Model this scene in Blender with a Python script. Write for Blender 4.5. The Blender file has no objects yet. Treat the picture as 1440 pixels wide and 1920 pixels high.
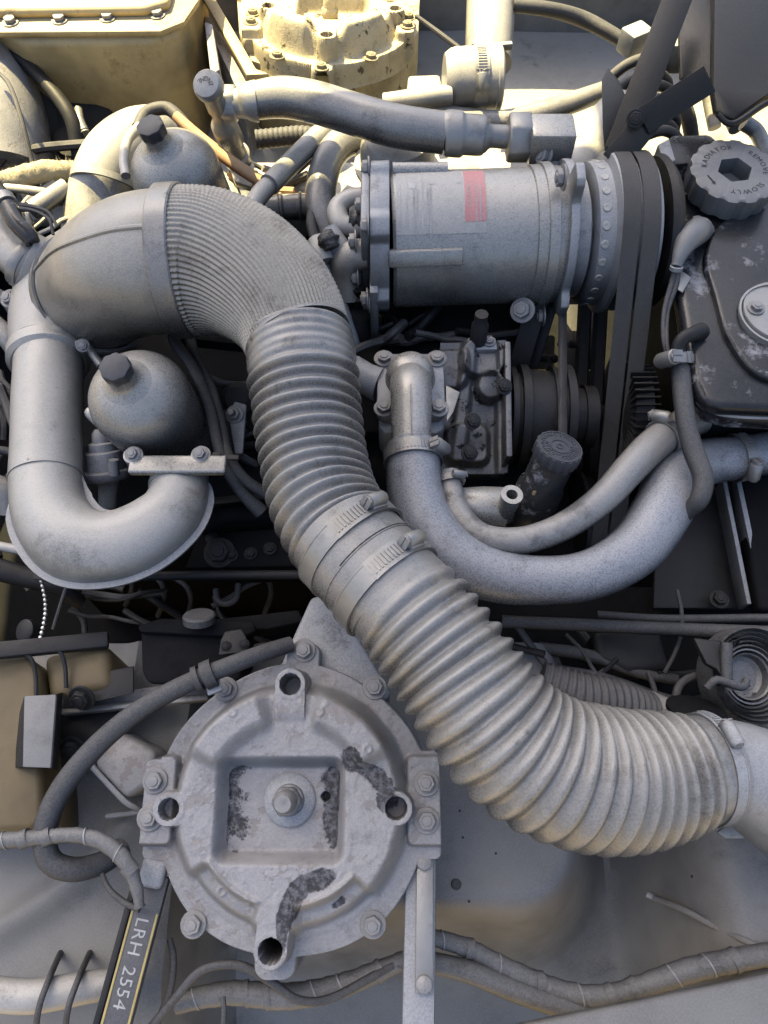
import bpy, bmesh, math, random
from mathutils import Vector, Matrix, noise
random.seed(7)
scene = bpy.context.scene
COL = scene.collection
rad = math.radians
# ---------------------------------------------------------------- camera
PITCH = rad(63.0); FPX = 1450.0; DIST = 0.95
FWD = Vector((0, math.cos(PITCH), -math.sin(PITCH)))
UPV = Vector((0, math.sin(PITCH), math.cos(PITCH)))
RGT = Vector((1, 0, 0))
CAM = -FWD * DIST
cd = bpy.data.cameras.new('camera'); cam = bpy.data.objects.new('camera', cd); COL.objects.link(cam)
cam.location = CAM
cam.rotation_euler = (math.pi / 2 - PITCH, 0, 0)
cd.sensor_fit = 'VERTICAL'; cd.sensor_height = 24.0; cd.lens = 24.0 * FPX / 1920.0
cd.clip_start = 0.01; cd.clip_end = 500
scene.camera = cam
# ---------------------------------------------------------------- light
SUN = Vector((-0.42, 0.60, 1.05)).normalized()
elev = math.asin(SUN.z); azim = math.atan2(SUN.x, SUN.y)
w = bpy.data.worlds.new('World'); scene.world = w; w.use_nodes = True
nt = w.node_tree; bg = nt.nodes['Background']
sky = nt.nodes.new('ShaderNodeTexSky'); sky.sky_type = 'NISHITA'; sky.sun_disc = False
sky.sun_elevation = elev; sky.sun_rotation = azim; sky.dust_density = 6.0; sky.ozone_density = 1.0; sky.air_density = 1.0
nt.links.new(sky.outputs[0], bg.inputs[0]); bg.inputs[1].default_value = 0.085
sl = bpy.data.lights.new('sun', 'SUN'); so = bpy.data.objects.new('sun', sl); COL.objects.link(so)
sl.energy = 5.0; sl.angle = rad(0.3); sl.color = (1.0, 0.82, 0.40)
so.rotation_euler = SUN.to_track_quat('Z', 'Y').to_euler()
so.location = (0, 0, 5)
vs = scene.view_settings
vs.view_transform = 'Standard'; vs.look = 'None'; vs.gamma = 1.0; vs.use_curve_mapping = False; vs.exposure = 1.85
# ---------------------------------------------------------------- pixel <-> world
def P(px, py, z):
    d = FWD + RGT * ((px - 720) / FPX) - UPV * ((py - 960) / FPX)
    return CAM + d * ((z - CAM.z) / d.z)
def Py(px, py, y):                      # on the vertical plane at y
    d = FWD + RGT * ((px - 720) / FPX) - UPV * ((py - 960) / FPX)
    return CAM + d * ((y - CAM.y) / d.y)
def K(p): return (p - CAM).dot(FWD) / FPX       # metres per photo pixel at p
def PR(t):
    p = P(t[0], t[1], t[2]); return (p, t[3] * K(p))
# ---------------------------------------------------------------- materials
def N(nt, kind, **kw):
    n = nt.nodes.new(kind)
    for k, v in kw.items():
        if k in n.inputs: n.inputs[k].default_value = v
        else: setattr(n, k, v)
    return n
def mixc(nt, f, a, b, bt='MIX'):
    m = nt.nodes.new('ShaderNodeMix'); m.data_type = 'RGBA'; m.blend_type = bt
    for sock, v in ((m.inputs[0], f), (m.inputs[6], a), (m.inputs[7], b)):
        if hasattr(v, 'is_output'): nt.links.new(v, sock)
        elif isinstance(v, (int, float)): sock.default_value = v
        else: sock.default_value = (*v, 1) if len(v) == 3 else v
    return m.outputs[2]
def ramp(nt, src, lo, hi, a=0.0, b=1.0):
    r = N(nt, 'ShaderNodeMapRange'); r.interpolation_type = 'SMOOTHSTEP'
    nt.links.new(src, r.inputs[0]); r.inputs[1].default_value = lo; r.inputs[2].default_value = hi
    r.inputs[3].default_value = a; r.inputs[4].default_value = b
    return r.outputs[0]
def mul(nt, a, b, op='MULTIPLY'):
    m = N(nt, 'ShaderNodeMath', operation=op)
    for s, v in ((m.inputs[0], a), (m.inputs[1], b)):
        if hasattr(v, 'is_output'): nt.links.new(v, s)
        else: s.default_value = v
    return m.outputs[0]
def dusty(name, base, dust=(.36, .35, .34), amt=.7, rough=.75, metal=0.0, speck=.35, bump=.25, var=.35,
          chip=None, chip_t=(.66, .70), chip_s=26, chip_rough=None, weave=None, wear=None, grime=.35, gs=18, spec=.35, coat=0.0):
    m = bpy.data.materials.new(name); m.use_nodes = True
    nt = m.node_tree; b = nt.nodes['Principled BSDF']; L = nt.links.new
    tc = N(nt, 'ShaderNodeTexCoord'); oi = N(nt, 'ShaderNodeObjectInfo')
    off = N(nt, 'ShaderNodeVectorMath', operation='ADD'); L(tc.outputs['Object'], off.inputs[0])
    sc = N(nt, 'ShaderNodeVectorMath', operation='SCALE'); L(oi.outputs['Location'], sc.inputs[0]); sc.inputs['Scale'].default_value = 1.0
    L(sc.outputs[0], off.inputs[1]); co = off.outputs[0]
    def nz(scale, det=4.0, ro=.6):
        n = N(nt, 'ShaderNodeTexNoise'); n.inputs['Scale'].default_value = scale; n.inputs['Detail'].default_value = det
        n.inputs['Roughness'].default_value = ro; L(co, n.inputs['Vector']); return n.outputs['Fac']
    big = nz(9, 3, .65); fine = nz(480, 2, .7); mid = nz(gs * 4, 4, .7)
    c = mixc(nt, ramp(nt, big, .3, .7), tuple(x * (1 - var) for x in base), tuple(min(1, x * (1 + var)) for x in base))
    # upward dust broken by noise; its contrast also paints tops lit, sides dark
    ge = N(nt, 'ShaderNodeNewGeometry'); sx = N(nt, 'ShaderNodeSeparateXYZ'); L(ge.outputs['Normal'], sx.inputs[0])
    dust_toplight = ramp(nt, sx.outputs[2], -.25, .98)
    dn = ramp(nt, mul(nt, mid, big, 'ADD'), .62, 1.18)
    d = mul(nt, mul(nt, dust_toplight, ramp(nt, dn, 0, 1, .80, 1.0)), amt)
    fs = ramp(nt, fine, .36, .64)
    d2 = mul(nt, d, mul(nt, mul(nt, fs, speck), 1 - speck * .5, 'ADD'))
    d2 = N(nt, 'ShaderNodeClamp').inputs[0].node; 
    L(mul(nt, d, mul(nt, mul(nt, fs, speck), 1 - speck * .5, 'ADD')), d2.inputs[0]); d2 = d2.outputs[0]
    c = mixc(nt, d2, c, dust)
    g = mul(nt, mul(nt, ramp(nt, nz(gs, 4, .72), .52, .72), grime), ramp(nt, fs, 0, 1, 1.25, .75))
    c = mixc(nt, g, c, tuple(x * .45 for x in base))
    rv = rough
    rnode = N(nt, 'ShaderNodeMath', operation='ADD'); L(mul(nt, mul(nt, fs, .14), mul(nt, d2, .12), 'ADD'), rnode.inputs[0]); rnode.inputs[1].default_value = rough - .13
    rr = rnode.outputs[0]
    height = mul(nt, mul(nt, fine, .5), mul(nt, mid, 1.0), 'ADD')
    if chip is not None:
        ch = ramp(nt, nz(chip_s, 5, .68), *chip_t)
        c = mixc(nt, ch, c, chip)
        height = mul(nt, height, mul(nt, ch, -1.2), 'ADD')
        if chip_rough is not None:
            rm = N(nt, 'ShaderNodeMix'); L(ch, rm.inputs[0]); L(rr, rm.inputs[2]); rm.inputs[3].default_value = chip_rough; rr = rm.outputs[0]
    if wear is not None:
        at = N(nt, 'ShaderNodeAttribute'); at.attribute_name = 'wear'
        wv = mul(nt, mul(nt, at.outputs['Fac'], mul(nt, nz(38, 4, .72), .85), 'ADD'), mul(nt, fs, .05), 'ADD')
        wm = ramp(nt, wv, .82, .92)
        wc = mixc(nt, ramp(nt, nz(160, 5, .7), .42, .62), wear, tuple(min(1, x * 3.2 + .02) for x in wear))
        c = mixc(nt, wm, c, wc); height = mul(nt, height, mul(nt, wm, -1.3), 'ADD')
    L(c, b.inputs['Base Color']); L(rr, b.inputs['Roughness']); b.inputs['Metallic'].default_value = metal
    b.inputs['Specular IOR Level'].default_value = spec; b.inputs['Coat Weight'].default_value = coat; b.inputs['Coat Roughness'].default_value = .28
    bp = N(nt, 'ShaderNodeBump'); bp.inputs['Strength'].default_value = bump; bp.inputs['Distance'].default_value = .0016
    L(height, bp.inputs['Height'])
    nrm = bp.outputs[0]
    if weave:
        uv = N(nt, 'ShaderNodeUVMap'); su = N(nt, 'ShaderNodeSeparateXYZ'); L(uv.outputs[0], su.inputs[0])
        wv = mul(nt, mul(nt, mul(nt, su.outputs[1], weave[0]), 1.0, 'MULTIPLY'), 1.0)
        s1 = mul(nt, wv, 0.0, 'SINE')
        ph = mul(nt, mul(nt, su.outputs[0], weave[1]), 0.0, 'FLOOR')
        s2 = mul(nt, mul(nt, wv, mul(nt, ph, math.pi), 'ADD'), 0.0, 'SINE')
        b2 = N(nt, 'ShaderNodeBump'); b2.inputs['Strength'].default_value = 1.0; b2.inputs['Distance'].default_value = .0018
        L(s2, b2.inputs['Height']); L(nrm, b2.inputs['Normal']); nrm = b2.outputs[0]
    L(nrm, b.inputs['Normal'])
    return m
D = dict
MT = {
 'pipe':   dusty('dusty_grey_pipe', (.13, .128, .12), (.41, .40, .375), .95, .40, speck=.30, grime=.5, gs=12, spec=.6, coat=.18, chip=(.06, .058, .055), chip_t=(.70, .74), chip_s=48),
 'cast':   dusty('dusty_casting', (.095, .099, .105), (.35, .36, .375), .9, .42, speck=.35, grime=.45, chip=(.03, .03, .035), chip_t=(.70, .73), chip_s=60),
 'hose':   dusty('grey_rubber_hose', (.046, .045, .043), (.275, .27, .26), 1.0, .34, speck=.35, grime=.55, gs=14, spec=.65, coat=.30, chip=(.035, .034, .033), chip_t=(.62, .74), chip_s=22),
 'mesh':   dusty('woven_rubber', (.055, .053, .047), (.33, .315, .28), 1.0, .33, speck=.30, grime=.6, gs=14, chip=(.06, .045, .035), chip_t=(.66, .72), chip_s=20, spec=.45),
 'radhose':dusty('blue_grey_hose', (.042, .045, .053), (.285, .298, .325), 1.0, .36, speck=.8, grime=.45, spec=.6, coat=.25),
 'black':  dusty('black_rubber', (.016, .016, .017), (.10, .10, .102), .75, .6, speck=.5, grime=.3),
 'cable':  dusty('dusty_cable', (.020, .020, .022), (.105, .105, .108), .8, .62, speck=.6, grime=.3),
 'dark':   dusty('dark_metal', (.012, .0125, .014), (.028, .028, .03), .65, .55, speck=.5, grime=.4),
 'steel':  dusty('dull_steel', (.26, .26, .255), (.36, .355, .34), .6, .45, metal=.55, speck=.3, grime=.5),
 'bolt':   dusty('bolt_steel', (.17, .17, .175), (.34, .335, .33), .7, .5, metal=.3, speck=.4, grime=.5, gs=60),
 'khaki':  dusty('khaki_paint', (.34, .25, .11), (.54, .47, .30), .8, .5, speck=.3, grime=.6, chip=(.16, .09, .04), chip_t=(.72, .76), chip_s=30),
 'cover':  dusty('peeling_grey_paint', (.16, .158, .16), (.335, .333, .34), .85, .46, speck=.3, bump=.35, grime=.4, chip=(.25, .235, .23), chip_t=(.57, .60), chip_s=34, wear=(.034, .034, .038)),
 'sheet':  dusty('grey_sheet_metal', (.12, .12, .12), (.235, .235, .232), .75, .58, speck=.4, grime=.5, gs=7, chip=(.04, .04, .042), chip_t=(.76, .79), chip_s=36, bump=.12),
 'wall':   dusty('grey_wing_paint', (.17, .17, .165), (.30, .29, .27), .6, .6, speck=.2, grime=.3, bump=.12),
 'tank':   dusty('black_radiator_paint', (.014, .0145, .016), (.06, .063, .07), .4, .20, speck=.5, grime=.3, chip=(.27, .28, .30), chip_t=(.53, .68), chip_s=20, chip_rough=.7),
 'cap':    dusty('grey_plastic_cap', (.105, .11, .115), (.215, .22, .225), .7, .40, speck=.25, grime=.15),
 'knob':   dusty('black_octagon_cap', (.028, .030, .035), (.07, .075, .085), .7, .45, speck=.3, grime=.1),
 'alu':    dusty('raw_aluminium', (.15, .15, .145), (.40, .39, .365), .9, .32, metal=.35, speck=.45, grime=.35, chip=(.05, .05, .055), chip_t=(.72, .75), chip_s=80),
 'belt':   dusty('belt_rubber', (.035, .033, .032), (.085, .082, .08), .7, .7, speck=.6, grime=.2),
 'rust':   dusty('rusty_pipe', (.30, .14, .06), (.40, .33, .22), .6, .7, speck=.4, grime=.4),
 'tar':    dusty('tarry_seal', (.012, .012, .013), (.25, .25, .25), .25, .3, speck=.8, grime=.3, bump=1.0),
 'bead':   dusty('bead_chain_steel', (.55, .55, .53), (.5, .5, .48), .2, .3, metal=.9, speck=.2, grime=.2),
 'fuzz':   dusty('frayed_lagging', (.30, .27, .20), (.42, .38, .27), .6, .9, speck=.6, grime=.4, bump=1.0),
 'strut':  dusty('black_strut_paint', (.009, .009, .0085), (.017, .0165, .015), .5, .42, speck=.4, grime=.3, chip=(.16, .10, .06), chip_t=(.73, .77), chip_s=22),
 'tape':   dusty('taped_loom', (.045, .045, .047), (.19, .19, .188), .85, .5, speck=.4, grime=.4, gs=40),
 'block':  dusty('engine_block_paint', (.008, .0083, .010), (.018, .0185, .02), .6, .95, speck=.4, grime=.4, spec=.06),
 'bonnet': dusty('shade_panel_paint', (.08, .085, .06), (.12, .12, .10), .3, .5),  # olive paint of the added unseen shade panel
 'shaded_khaki':  dusty('shaded_khaki_paint', (.125, .09, .04), (.15, .125, .08), .5, .5, speck=.25, grime=.6, gs=9, chip=(.06, .05, .04), chip_t=(.68, .72), chip_s=30),  # khaki paint darkened to carry the shade on the near tank
 'elbow':  dusty('warm_grey_elbow', (.085, .081, .073), (.35, .34, .31), 1.0, .36, speck=.35, grime=.6, gs=8, spec=.6, coat=.2),
 'greasy': dusty('greasy_casting', (.055, .056, .058), (.22, .222, .225), .8, .38, metal=.2, speck=.5, grime=.7, chip=(.012, .012, .013), chip_t=(.58, .64), chip_s=50, chip_rough=.25),
 'leg':    dusty('dark_leg_paint', (.035, .036, .04), (.12, .122, .13), .8, .5, speck=.4, grime=.3),
 'sun_crust':  dusty('dust_caked_sunlit_casting', (.30, .26, .17), (.56, .50, .35), .95, .8, speck=.6, grime=.5, gs=20, bump=1.0, chip=(.10, .08, .05), chip_t=(.60, .66), chip_s=44, spec=.2),  # caked dust, with warm sunlight also put into its pale yellow
 'white':  dusty('worn_white_print', (.36, .36, .36), (.46, .46, .46), .3, .6, speck=.5, grime=.6, gs=90),
 'red':    dusty('faded_red_label', (.50, .07, .07), (.46, .29, .29), .75, .45, speck=.5, grime=.2, gs=60),
 'film':   dusty('label_film', (.20, .20, .195), (.42, .41, .39), .9, .45, speck=.45, grime=.3),
 'yellow': dusty('yellow_edge_line', (.40, .31, .08), (.36, .32, .2), .4, .5, speck=.4, grime=.4, gs=70),
 'ink':    dusty('engraved_ink', (.03, .03, .03), (.05, .05, .05), .2, .7),
 'ground': dusty('dry_ground', (.30, .24, .16), (.36, .30, .20), .5, .95, speck=.8, grime=.6, gs=9, bump=1.0),
}
# ---------------------------------------------------------------- geometry helpers: each returns (verts, faces, uvs or None)
def basis(n, hint=None):
    n = n.normalized(); h = hint or (Vector((0, 0, 1)) if abs(n.z) < .9 else Vector((0, 1, 0)))
    u = h.cross(n).normalized(); v = n.cross(u).normalized(); return u, v, n
def spline(pts, ds):
    ps = [p for p, r in pts]; rs = [r for p, r in pts]
    if len(ps) == 2: ps = [ps[0], (ps[0] + ps[1]) / 2, ps[1]]; rs = [rs[0], (rs[0] + rs[1]) / 2, rs[1]]
    out = []
    n = len(ps)
    for i in range(n - 1):
        p0 = ps[i - 1] if i else ps[0] * 2 - ps[1]; p1 = ps[i]; p2 = ps[i + 1]; p3 = ps[i + 2] if i + 2 < n else ps[-1] * 2 - ps[-2]
        r0 = rs[i - 1] if i else rs[0]; r1 = rs[i]; r2 = rs[i + 1]; r3 = rs[i + 2] if i + 2 < n else rs[-1]
        k = max(2, int((p2 - p1).length / ds) + 1)
        for j in range(k):
            t = j / k; t2 = t * t; t3 = t2 * t
            f = lambda a, b, c, d: .5 * ((2 * b) + (c - a) * t + (2 * a - 5 * b + 4 * c - d) * t2 + (3 * b - a - 3 * c + d) * t3)
            out.append((f(p0, p1, p2, p3), max(1e-4, f(r0, r1, r2, r3))))
    out.append((ps[-1], rs[-1])); return out
def sweep(path, n=20, prof=None, caps=True, flat=None, hint=None):
    """path: [(Vector, r)] dense. prof(s, L, u) -> radius offset in metres"""
    V = []; F = []; UV = []
    m = len(path); S = [0]
    for i in range(1, m): S.append(S[-1] + (path[i][0] - path[i - 1][0]).length)
    L = S[-1]; u = None
    for i, (p, r) in enumerate(path):
        t = (path[min(m - 1, i + 1)][0] - path[max(0, i - 1)][0]).normalized()
        if u is None: u, v, _ = basis(t, hint)
        else:
            u = (u - t * u.dot(t)).normalized(); v = t.cross(u).normalized()
        for j in range(n):
            a = 2 * math.pi * j / n
            rr = r + (prof(S[i], L, j / n) if prof else 0)
            ca, sa = math.cos(a), math.sin(a)
            if flat: V.append(p + u * (ca * rr * flat[0]) + v * (sa * rr * flat[1]))
            else: V.append(p + u * (ca * rr) + v * (sa * rr))
            UV.append((j / n, S[i]))
    for i in range(m - 1):
        for j in range(n):
            F.append((i * n + j, i * n + (j + 1) % n, (i + 1) * n + (j + 1) % n, (i + 1) * n + j))
    if caps:
        F.append(tuple(reversed(range(n)))); F.append(tuple(range((m - 1) * n, m * n)))
    return (V, F, UV)
def tube(pts, n=18, ds=.008, **kw): return sweep(spline([PR(t) for t in pts], ds), n, **kw)
def tubew(pts, n=14, ds=.008, **kw): return sweep(spline(pts, ds), n, **kw)
def lathe(o, axis, prof, n=32, hint=None, close=True):
    u, v, a = basis(axis, hint); V = []; F = []; m = len(prof)
    for t, r in prof:
        for j in range(n):
            th = 2 * math.pi * j / n; V.append(o + a * t + u * (r * math.cos(th)) + v * (r * math.sin(th)))
    for i in range(m - 1):
        for j in range(n): F.append((i * n + j, i * n + (j + 1) % n, (i + 1) * n + (j + 1) % n, (i + 1) * n + j))
    if close: F.append(tuple(reversed(range(n)))); F.append(tuple(range((m - 1) * n, m * n)))
    return (V, F, None)
def ring(o, axis, r0, r1, w, n=36):       # square-section ring
    return lathe(o, axis, [(-w / 2, r0), (-w / 2, r1), (w / 2, r1), (w / 2, r0), (-w / 2, r0)], n, close=False)
def from_bm(bm):
    bm.verts.ensure_lookup_table(); bm.verts.index_update()
    V = [v.co.copy() for v in bm.verts]; F = [tuple(v.index for v in f.verts) for f in bm.faces]; bm.free(); return (V, F, None)
def prism(poly, n, th, bev=.002, seg=2, only_top=False):
    """poly: world points of the top outline; extruded by th against n"""
    bm = bmesh.new(); n = n.normalized()
    a = [bm.verts.new(p) for p in poly]; b = [bm.verts.new(p - n * th) for p in poly]; k = len(poly)
    top = bm.faces.new(a); bot = bm.faces.new(list(reversed(b)))
    for i in range(k): bm.faces.new((a[i], b[i], b[(i + 1) % k], a[(i + 1) % k]))
    bmesh.ops.recalc_face_normals(bm, faces=bm.faces)
    if bev > 0:
        es = list(top.edges) if only_top else [e for e in bm.edges]
        bmesh.ops.bevel(bm, geom=es, offset=bev, segments=seg, profile=.5, affect='EDGES', clamp_overlap=True)
    return from_bm(bm)
def plate(poly_px, z, th, bev=.002, seg=2, **kw): return prism([P(a, b, z) for a, b in poly_px], Vector((0, 0, 1)), th, bev, seg, **kw)
def box(c, ux, uy, uz, sx, sy, sz, bev=.002, seg=2):
    h = [c + ux * (sx / 2 * a) + uy * (sy / 2 * b) + uz * (sz / 2) for a, b in ((-1, -1), (1, -1), (1, 1), (-1, 1))]
    return prism(h, uz, sz, bev, seg)
def bar(p0, p1, wd, ht, bev=.002, hint=None):
    d = p1 - p0; u, v, n = basis(d, hint); return box((p0 + p1) / 2, u, n, v, wd, d.length, ht, bev)
def hexprism(o, ax, r, h, n=6, bev=.0006): 
    u, v, a = basis(ax); return prism([o + a * h + u * (r * math.cos(2 * math.pi * k / n)) + v * (r * math.sin(2 * math.pi * k / n)) for k in range(n)], a, h, bev, 1)
def hfield(o, u, v, n, x0, x1, y0, y1, nx, ny, f, keep=None, wf=None, k=1.0):
    V = []; F = []; W = []; idx = {}
    for j in range(ny + 1):
        for i in range(nx + 1):
            x = x0 + (x1 - x0) * i / nx; y = y0 + (y1 - y0) * j / ny
            if keep and not keep(x, y): continue
            idx[(i, j)] = len(V); V.append(o + (u * x + v * y + n * f(x, y)) * k); W.append(wf(x, y) if wf else 0)
    for j in range(ny):
        for i in range(nx):
            q = [(i, j), (i + 1, j), (i + 1, j + 1), (i, j + 1)]
            if all(t in idx for t in q): F.append(tuple(idx[t] for t in q))
    g = (V, F, None); return (g, W) if wf else g
def ss(a, b, x):
    t = max(0, min(1, (x - a) / (b - a))); return t * t * (3 - 2 * t)
def rbox(x, y, cx, cy, hx, hy, r):
    qx = abs(x - cx) - hx + r; qy = abs(y - cy) - hy + r
    return math.hypot(max(qx, 0), max(qy, 0)) + min(max(qx, qy), 0) - r
# ---------------------------------------------------------------- object helpers
def thing(name, label, cat, loc, group=None):
    o = bpy.data.objects.new(name, None); COL.objects.link(o); o.location = loc; o.empty_display_size = .02
    o['label'] = label; o['category'] = cat
    if group: o['group'] = group
    return o
def rootloc(o):
    while o.parent: o = o.parent
    return Vector(o.location)
def mesh_of(name, geos, off, ang=38):
    V = []; F = []; UV = []; hasuv = False
    for g in geos:
        b = len(V); V += [p - off for p in g[0]]; F += [tuple(i + b for i in f) for f in g[1]]
        if g[2]: hasuv = True; UV += g[2]
        else: UV += [(0, 0)] * len(g[0])
    me = bpy.data.meshes.new(name); me.from_pydata([tuple(p) for p in V], [], F)
    if hasuv:
        ul = me.uv_layers.new(name='UVMap')
        for poly in me.polygons:
            us = [UV[me.loops[li].vertex_index] for li in poly.loop_indices]
            wrap = len(us) == 4 and max(a[0] for a in us) - min(a[0] for a in us) > .5
            for li, a in zip(poly.loop_indices, us): ul.data[li].uv = (a[0] + 1 if wrap and a[0] < .5 else a[0], a[1])
    me.polygons.foreach_set('use_smooth', [True] * len(me.polygons)); me.set_sharp_from_angle(angle=rad(ang)); me.update()
    return me
def part(name, geos, mat, parent=None, ang=38, label=None, wear=None, kind=None):
    if isinstance(geos, tuple): geos = [geos]
    off = rootloc(parent) if parent else Vector((0, 0, 0))
    me = mesh_of(name, geos, off, ang); me.materials.append(MT[mat])
    if wear:
        at = me.attributes.new('wear', 'FLOAT', 'POINT'); at.data.foreach_set('value', wear)
    o = bpy.data.objects.new(name, me); COL.objects.link(o)
    if parent: o.parent = parent
    if label: o['label'] = label
    if kind: o['kind'] = kind
    return o
def single(name, geos, mat, label, cat, group=None, ang=38):
    if isinstance(geos, tuple): geos = [geos]
    allv = [p for g in geos for p in g[0]]
    lo = Vector((sum(p.x for p in allv) / len(allv), sum(p.y for p in allv) / len(allv), min(p.z for p in allv)))
    me = mesh_of(name, geos, lo, ang); me.materials.append(MT[mat])
    o = bpy.data.objects.new(name, me); COL.objects.link(o); o.location = lo
    o['label'] = label; o['category'] = cat
    if group: o['group'] = group
    return o
_Z = Vector((0, 0, 0)); ZUP = Vector((0, 0, 1)); XA = Vector((1, 0, 0)); YA = Vector((0, 1, 0))
_bm = {}
def bolt(parent, pos, nrm, r, mat='bolt', tip=True, rot=0.0, name='bolt', stud=0):
    key = (mat, tip, stud)
    if key not in _bm:
        g = [lathe(_Z, ZUP, [(0, 1.5), (.16, 1.5), (.22, 1.42), (.22, .5)], 18), hexprism(Vector((0, 0, .2)), ZUP, 1.06, .72, bev=.09)]
        if tip: g.append(lathe(Vector((0, 0, .9)), ZUP, [(0, .62), (.16, .56), (.2, .3), (.2, .01)], 12))
        if stud: g.append(lathe(Vector((0, 0, .9)), ZUP, [(0, .55), (stud, .55), (stud + .1, .45), (stud + .1, .01)], 12))
        me = mesh_of('bolt', g, _Z, 30); me.materials.append(MT[mat]); _bm[key] = me
    o = bpy.data.objects.new(name, _bm[key]); COL.objects.link(o)
    if parent: o.parent = parent
    u, v, n = basis(nrm); M = Matrix((u, v, n)).transposed().to_4x4()
    off = rootloc(parent) if parent else _Z
    o.matrix_local = Matrix.Translation(pos - off) @ M @ Matrix.Rotation(rot, 4, 'Z') @ Matrix.Scale(r, 4)
    return o
def clamp(parent, c, axis, r, wd, dirv, mat='steel', scr=1.0, flip=1):
    """worm-drive hose clamp: band, screw with slot"""
    axis = axis.normalized(); dirv = (dirv - axis * dirv.dot(axis)).normalized(); t = axis.cross(dirv).normalized() * flip
    g = [ring(c, axis, r * .985, r + .0016, wd, 48), ring(c + axis * wd * .46, axis, r, r + .0021, wd * .08, 48), ring(c - axis * wd * .46, axis, r, r + .0021, wd * .08, 48)]
    b = part('clamp', g, mat, parent)
    a0 = (.020 * scr) / r
    rib = []
    for k in range(9):
        a = a0 + k * .0042 * scr / r
        d = dirv * math.cos(a) - t * math.sin(a); tt = t * math.cos(a) + dirv * math.sin(a)
        rib.append(box(c + d * (r + .0028), tt, axis, d, .0018 * scr, wd * .62, .0022, 0))
    amid = a0 + 4 * .0042 * scr / r
    for k in range(10):
        a = a0 + (k - .5) * .0042 * scr / r
        d = dirv * math.cos(a) - t * math.sin(a); tt = t * math.cos(a) + dirv * math.sin(a)
        rib.append(box(c + d * (r + .0018), tt, axis, d, .0047 * scr, wd * 1.08, .0016, 0))
    part('thread_strip', rib, mat, b)
    o = c + dirv * (r + .007 * scr)
    s = [lathe(o - t * .013 * scr, t, [(0, .0075 * scr), (.001, .0082 * scr), (.022 * scr, .0082 * scr), (.026 * scr, .006 * scr)], 16),
         box(c + dirv * (r + .003 * scr), t, axis, dirv, .022 * scr, wd * .9, .006 * scr, .001)]
    sc = part('screw_housing', s, mat, b)
    h = o - t * .0165 * scr
    part('screw', [lathe(h, t, [(0, .0060 * scr), (.0006, .0068 * scr), (.004 * scr, .0068 * scr)], 14),
                   box(h - t * .0004 + axis * .0034 * scr, axis, dirv, t, .0055 * scr, .012 * scr, .0016 * scr, 0),
                   box(h - t * .0004 - axis * .0034 * scr, axis, dirv, t, .0055 * scr, .012 * scr, .0016 * scr, 0)], 'bolt', b)
    return b
def struct(name, geos, mat, ang=38):
    o = part(name, geos, mat, None, ang); o['kind'] = 'structure'; return o
def chars(txt, size):
    """flat glyph meshes: [(char, verts2d, faces, advance)]"""
    out = []
    for ch in txt:
        if ch == ' ': out.append((ch, [], [], size * .45)); continue
        cu = bpy.data.curves.new('t', 'FONT'); cu.body = ch; cu.size = size; cu.resolution_u = 2
        ob = bpy.data.objects.new('t', cu); COL.objects.link(ob)
        dg = bpy.context.evaluated_depsgraph_get(); me = bpy.data.meshes.new_from_object(ob.evaluated_get(dg))
        V = [v.co.copy() for v in me.vertices]; Fs = [tuple(p.vertices) for p in me.polygons]
        bpy.data.objects.remove(ob); bpy.data.curves.remove(cu); bpy.data.meshes.remove(me)
        x0 = min(v.x for v in V); x1 = max(v.x for v in V)
        for v in V: v.x -= x0
        out.append((ch, V, Fs, x1 - x0 + size * .12))
    return out
def text_map(txt, size, fn, center=True):
    """fn(x, y) -> world point; x along the baseline"""
    cs = chars(txt, size); tot = sum(c[3] for c in cs); x = -tot / 2 if center else 0; geos = []
    for ch, V, Fs, adv in cs:
        if V: geos.append(([fn(x + v.x, v.y) for v in V], Fs, None))
        x += adv
    return geos

def smooth_poly(pts, k=5):
    n = len(pts); out = []
    for i in range(n):
        p0, p1, p2, p3 = (Vector((*pts[(i + q) % n], 0)) for q in (-1, 0, 1, 2))
        for j in range(k):
            t = j / k; q = .5 * ((2 * p1) + (p2 - p0) * t + (2 * p0 - 5 * p1 + 4 * p2 - p3) * t * t + (3 * p1 - p0 - 3 * p2 + p3) * t ** 3)
            out.append((q.x, q.y))
    return out
# ================================================================ setting
struct('ground', ([Vector((-40, -40, -.80)), Vector((40, -40, -.80)), Vector((40, 40, -.80)), Vector((-40, 40, -.80))], [(0, 1, 2, 3)], None), 'ground')
# near inner wing: pressed sheet with a domed box beside the round cover and a trough beyond it
def wing_h(x, y):
    d = rbox(x, y, .02, -.26, .235, .205, .10)
    h = -.34 + .195 * (1 - ss(-.045, .06, d))
    e = rbox(x, y, .62, -.42, .235, .20, .09)
    h = max(h, -.34 + .19 * (1 - ss(-.03, .08, e)))
    r = math.hypot(x + .62, y + .10)
    l = -.34 + .19 * (1 - ss(-.25, -.19, x))
    l += .018 * math.exp(-((r - .40) / .018) ** 2) + .012 * math.exp(-((r - .30) / .012) ** 2)
    h = max(h, l) if y > -.60 else h
    h -= .05 * ss(-.50, -.60, y)
    return h + .0025 * noise.noise(Vector((x * 7, y * 7, 3)))
struct('inner_wing', hfield(_Z, XA, YA, ZUP, -.85, .85, -.80, -.12, 200, 90, wing_h), 'sheet')
iw = bpy.data.objects['inner_wing']
for i, (px, py) in enumerate(((862, 1520), (868, 1570), (930, 1600), (880, 1690), (1330, 1640))):
    p = P(px, py, -.145); p.z = wing_h(p.x, p.y)
    part('weld_dimple', lathe(p - ZUP * .002, ZUP, [(0, .0018), (.0024, .0015), (.0022, .0010)], 8), 'dark', iw)
p = P(855, 1658, -.145); p.z = wing_h(p.x, p.y)
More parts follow.
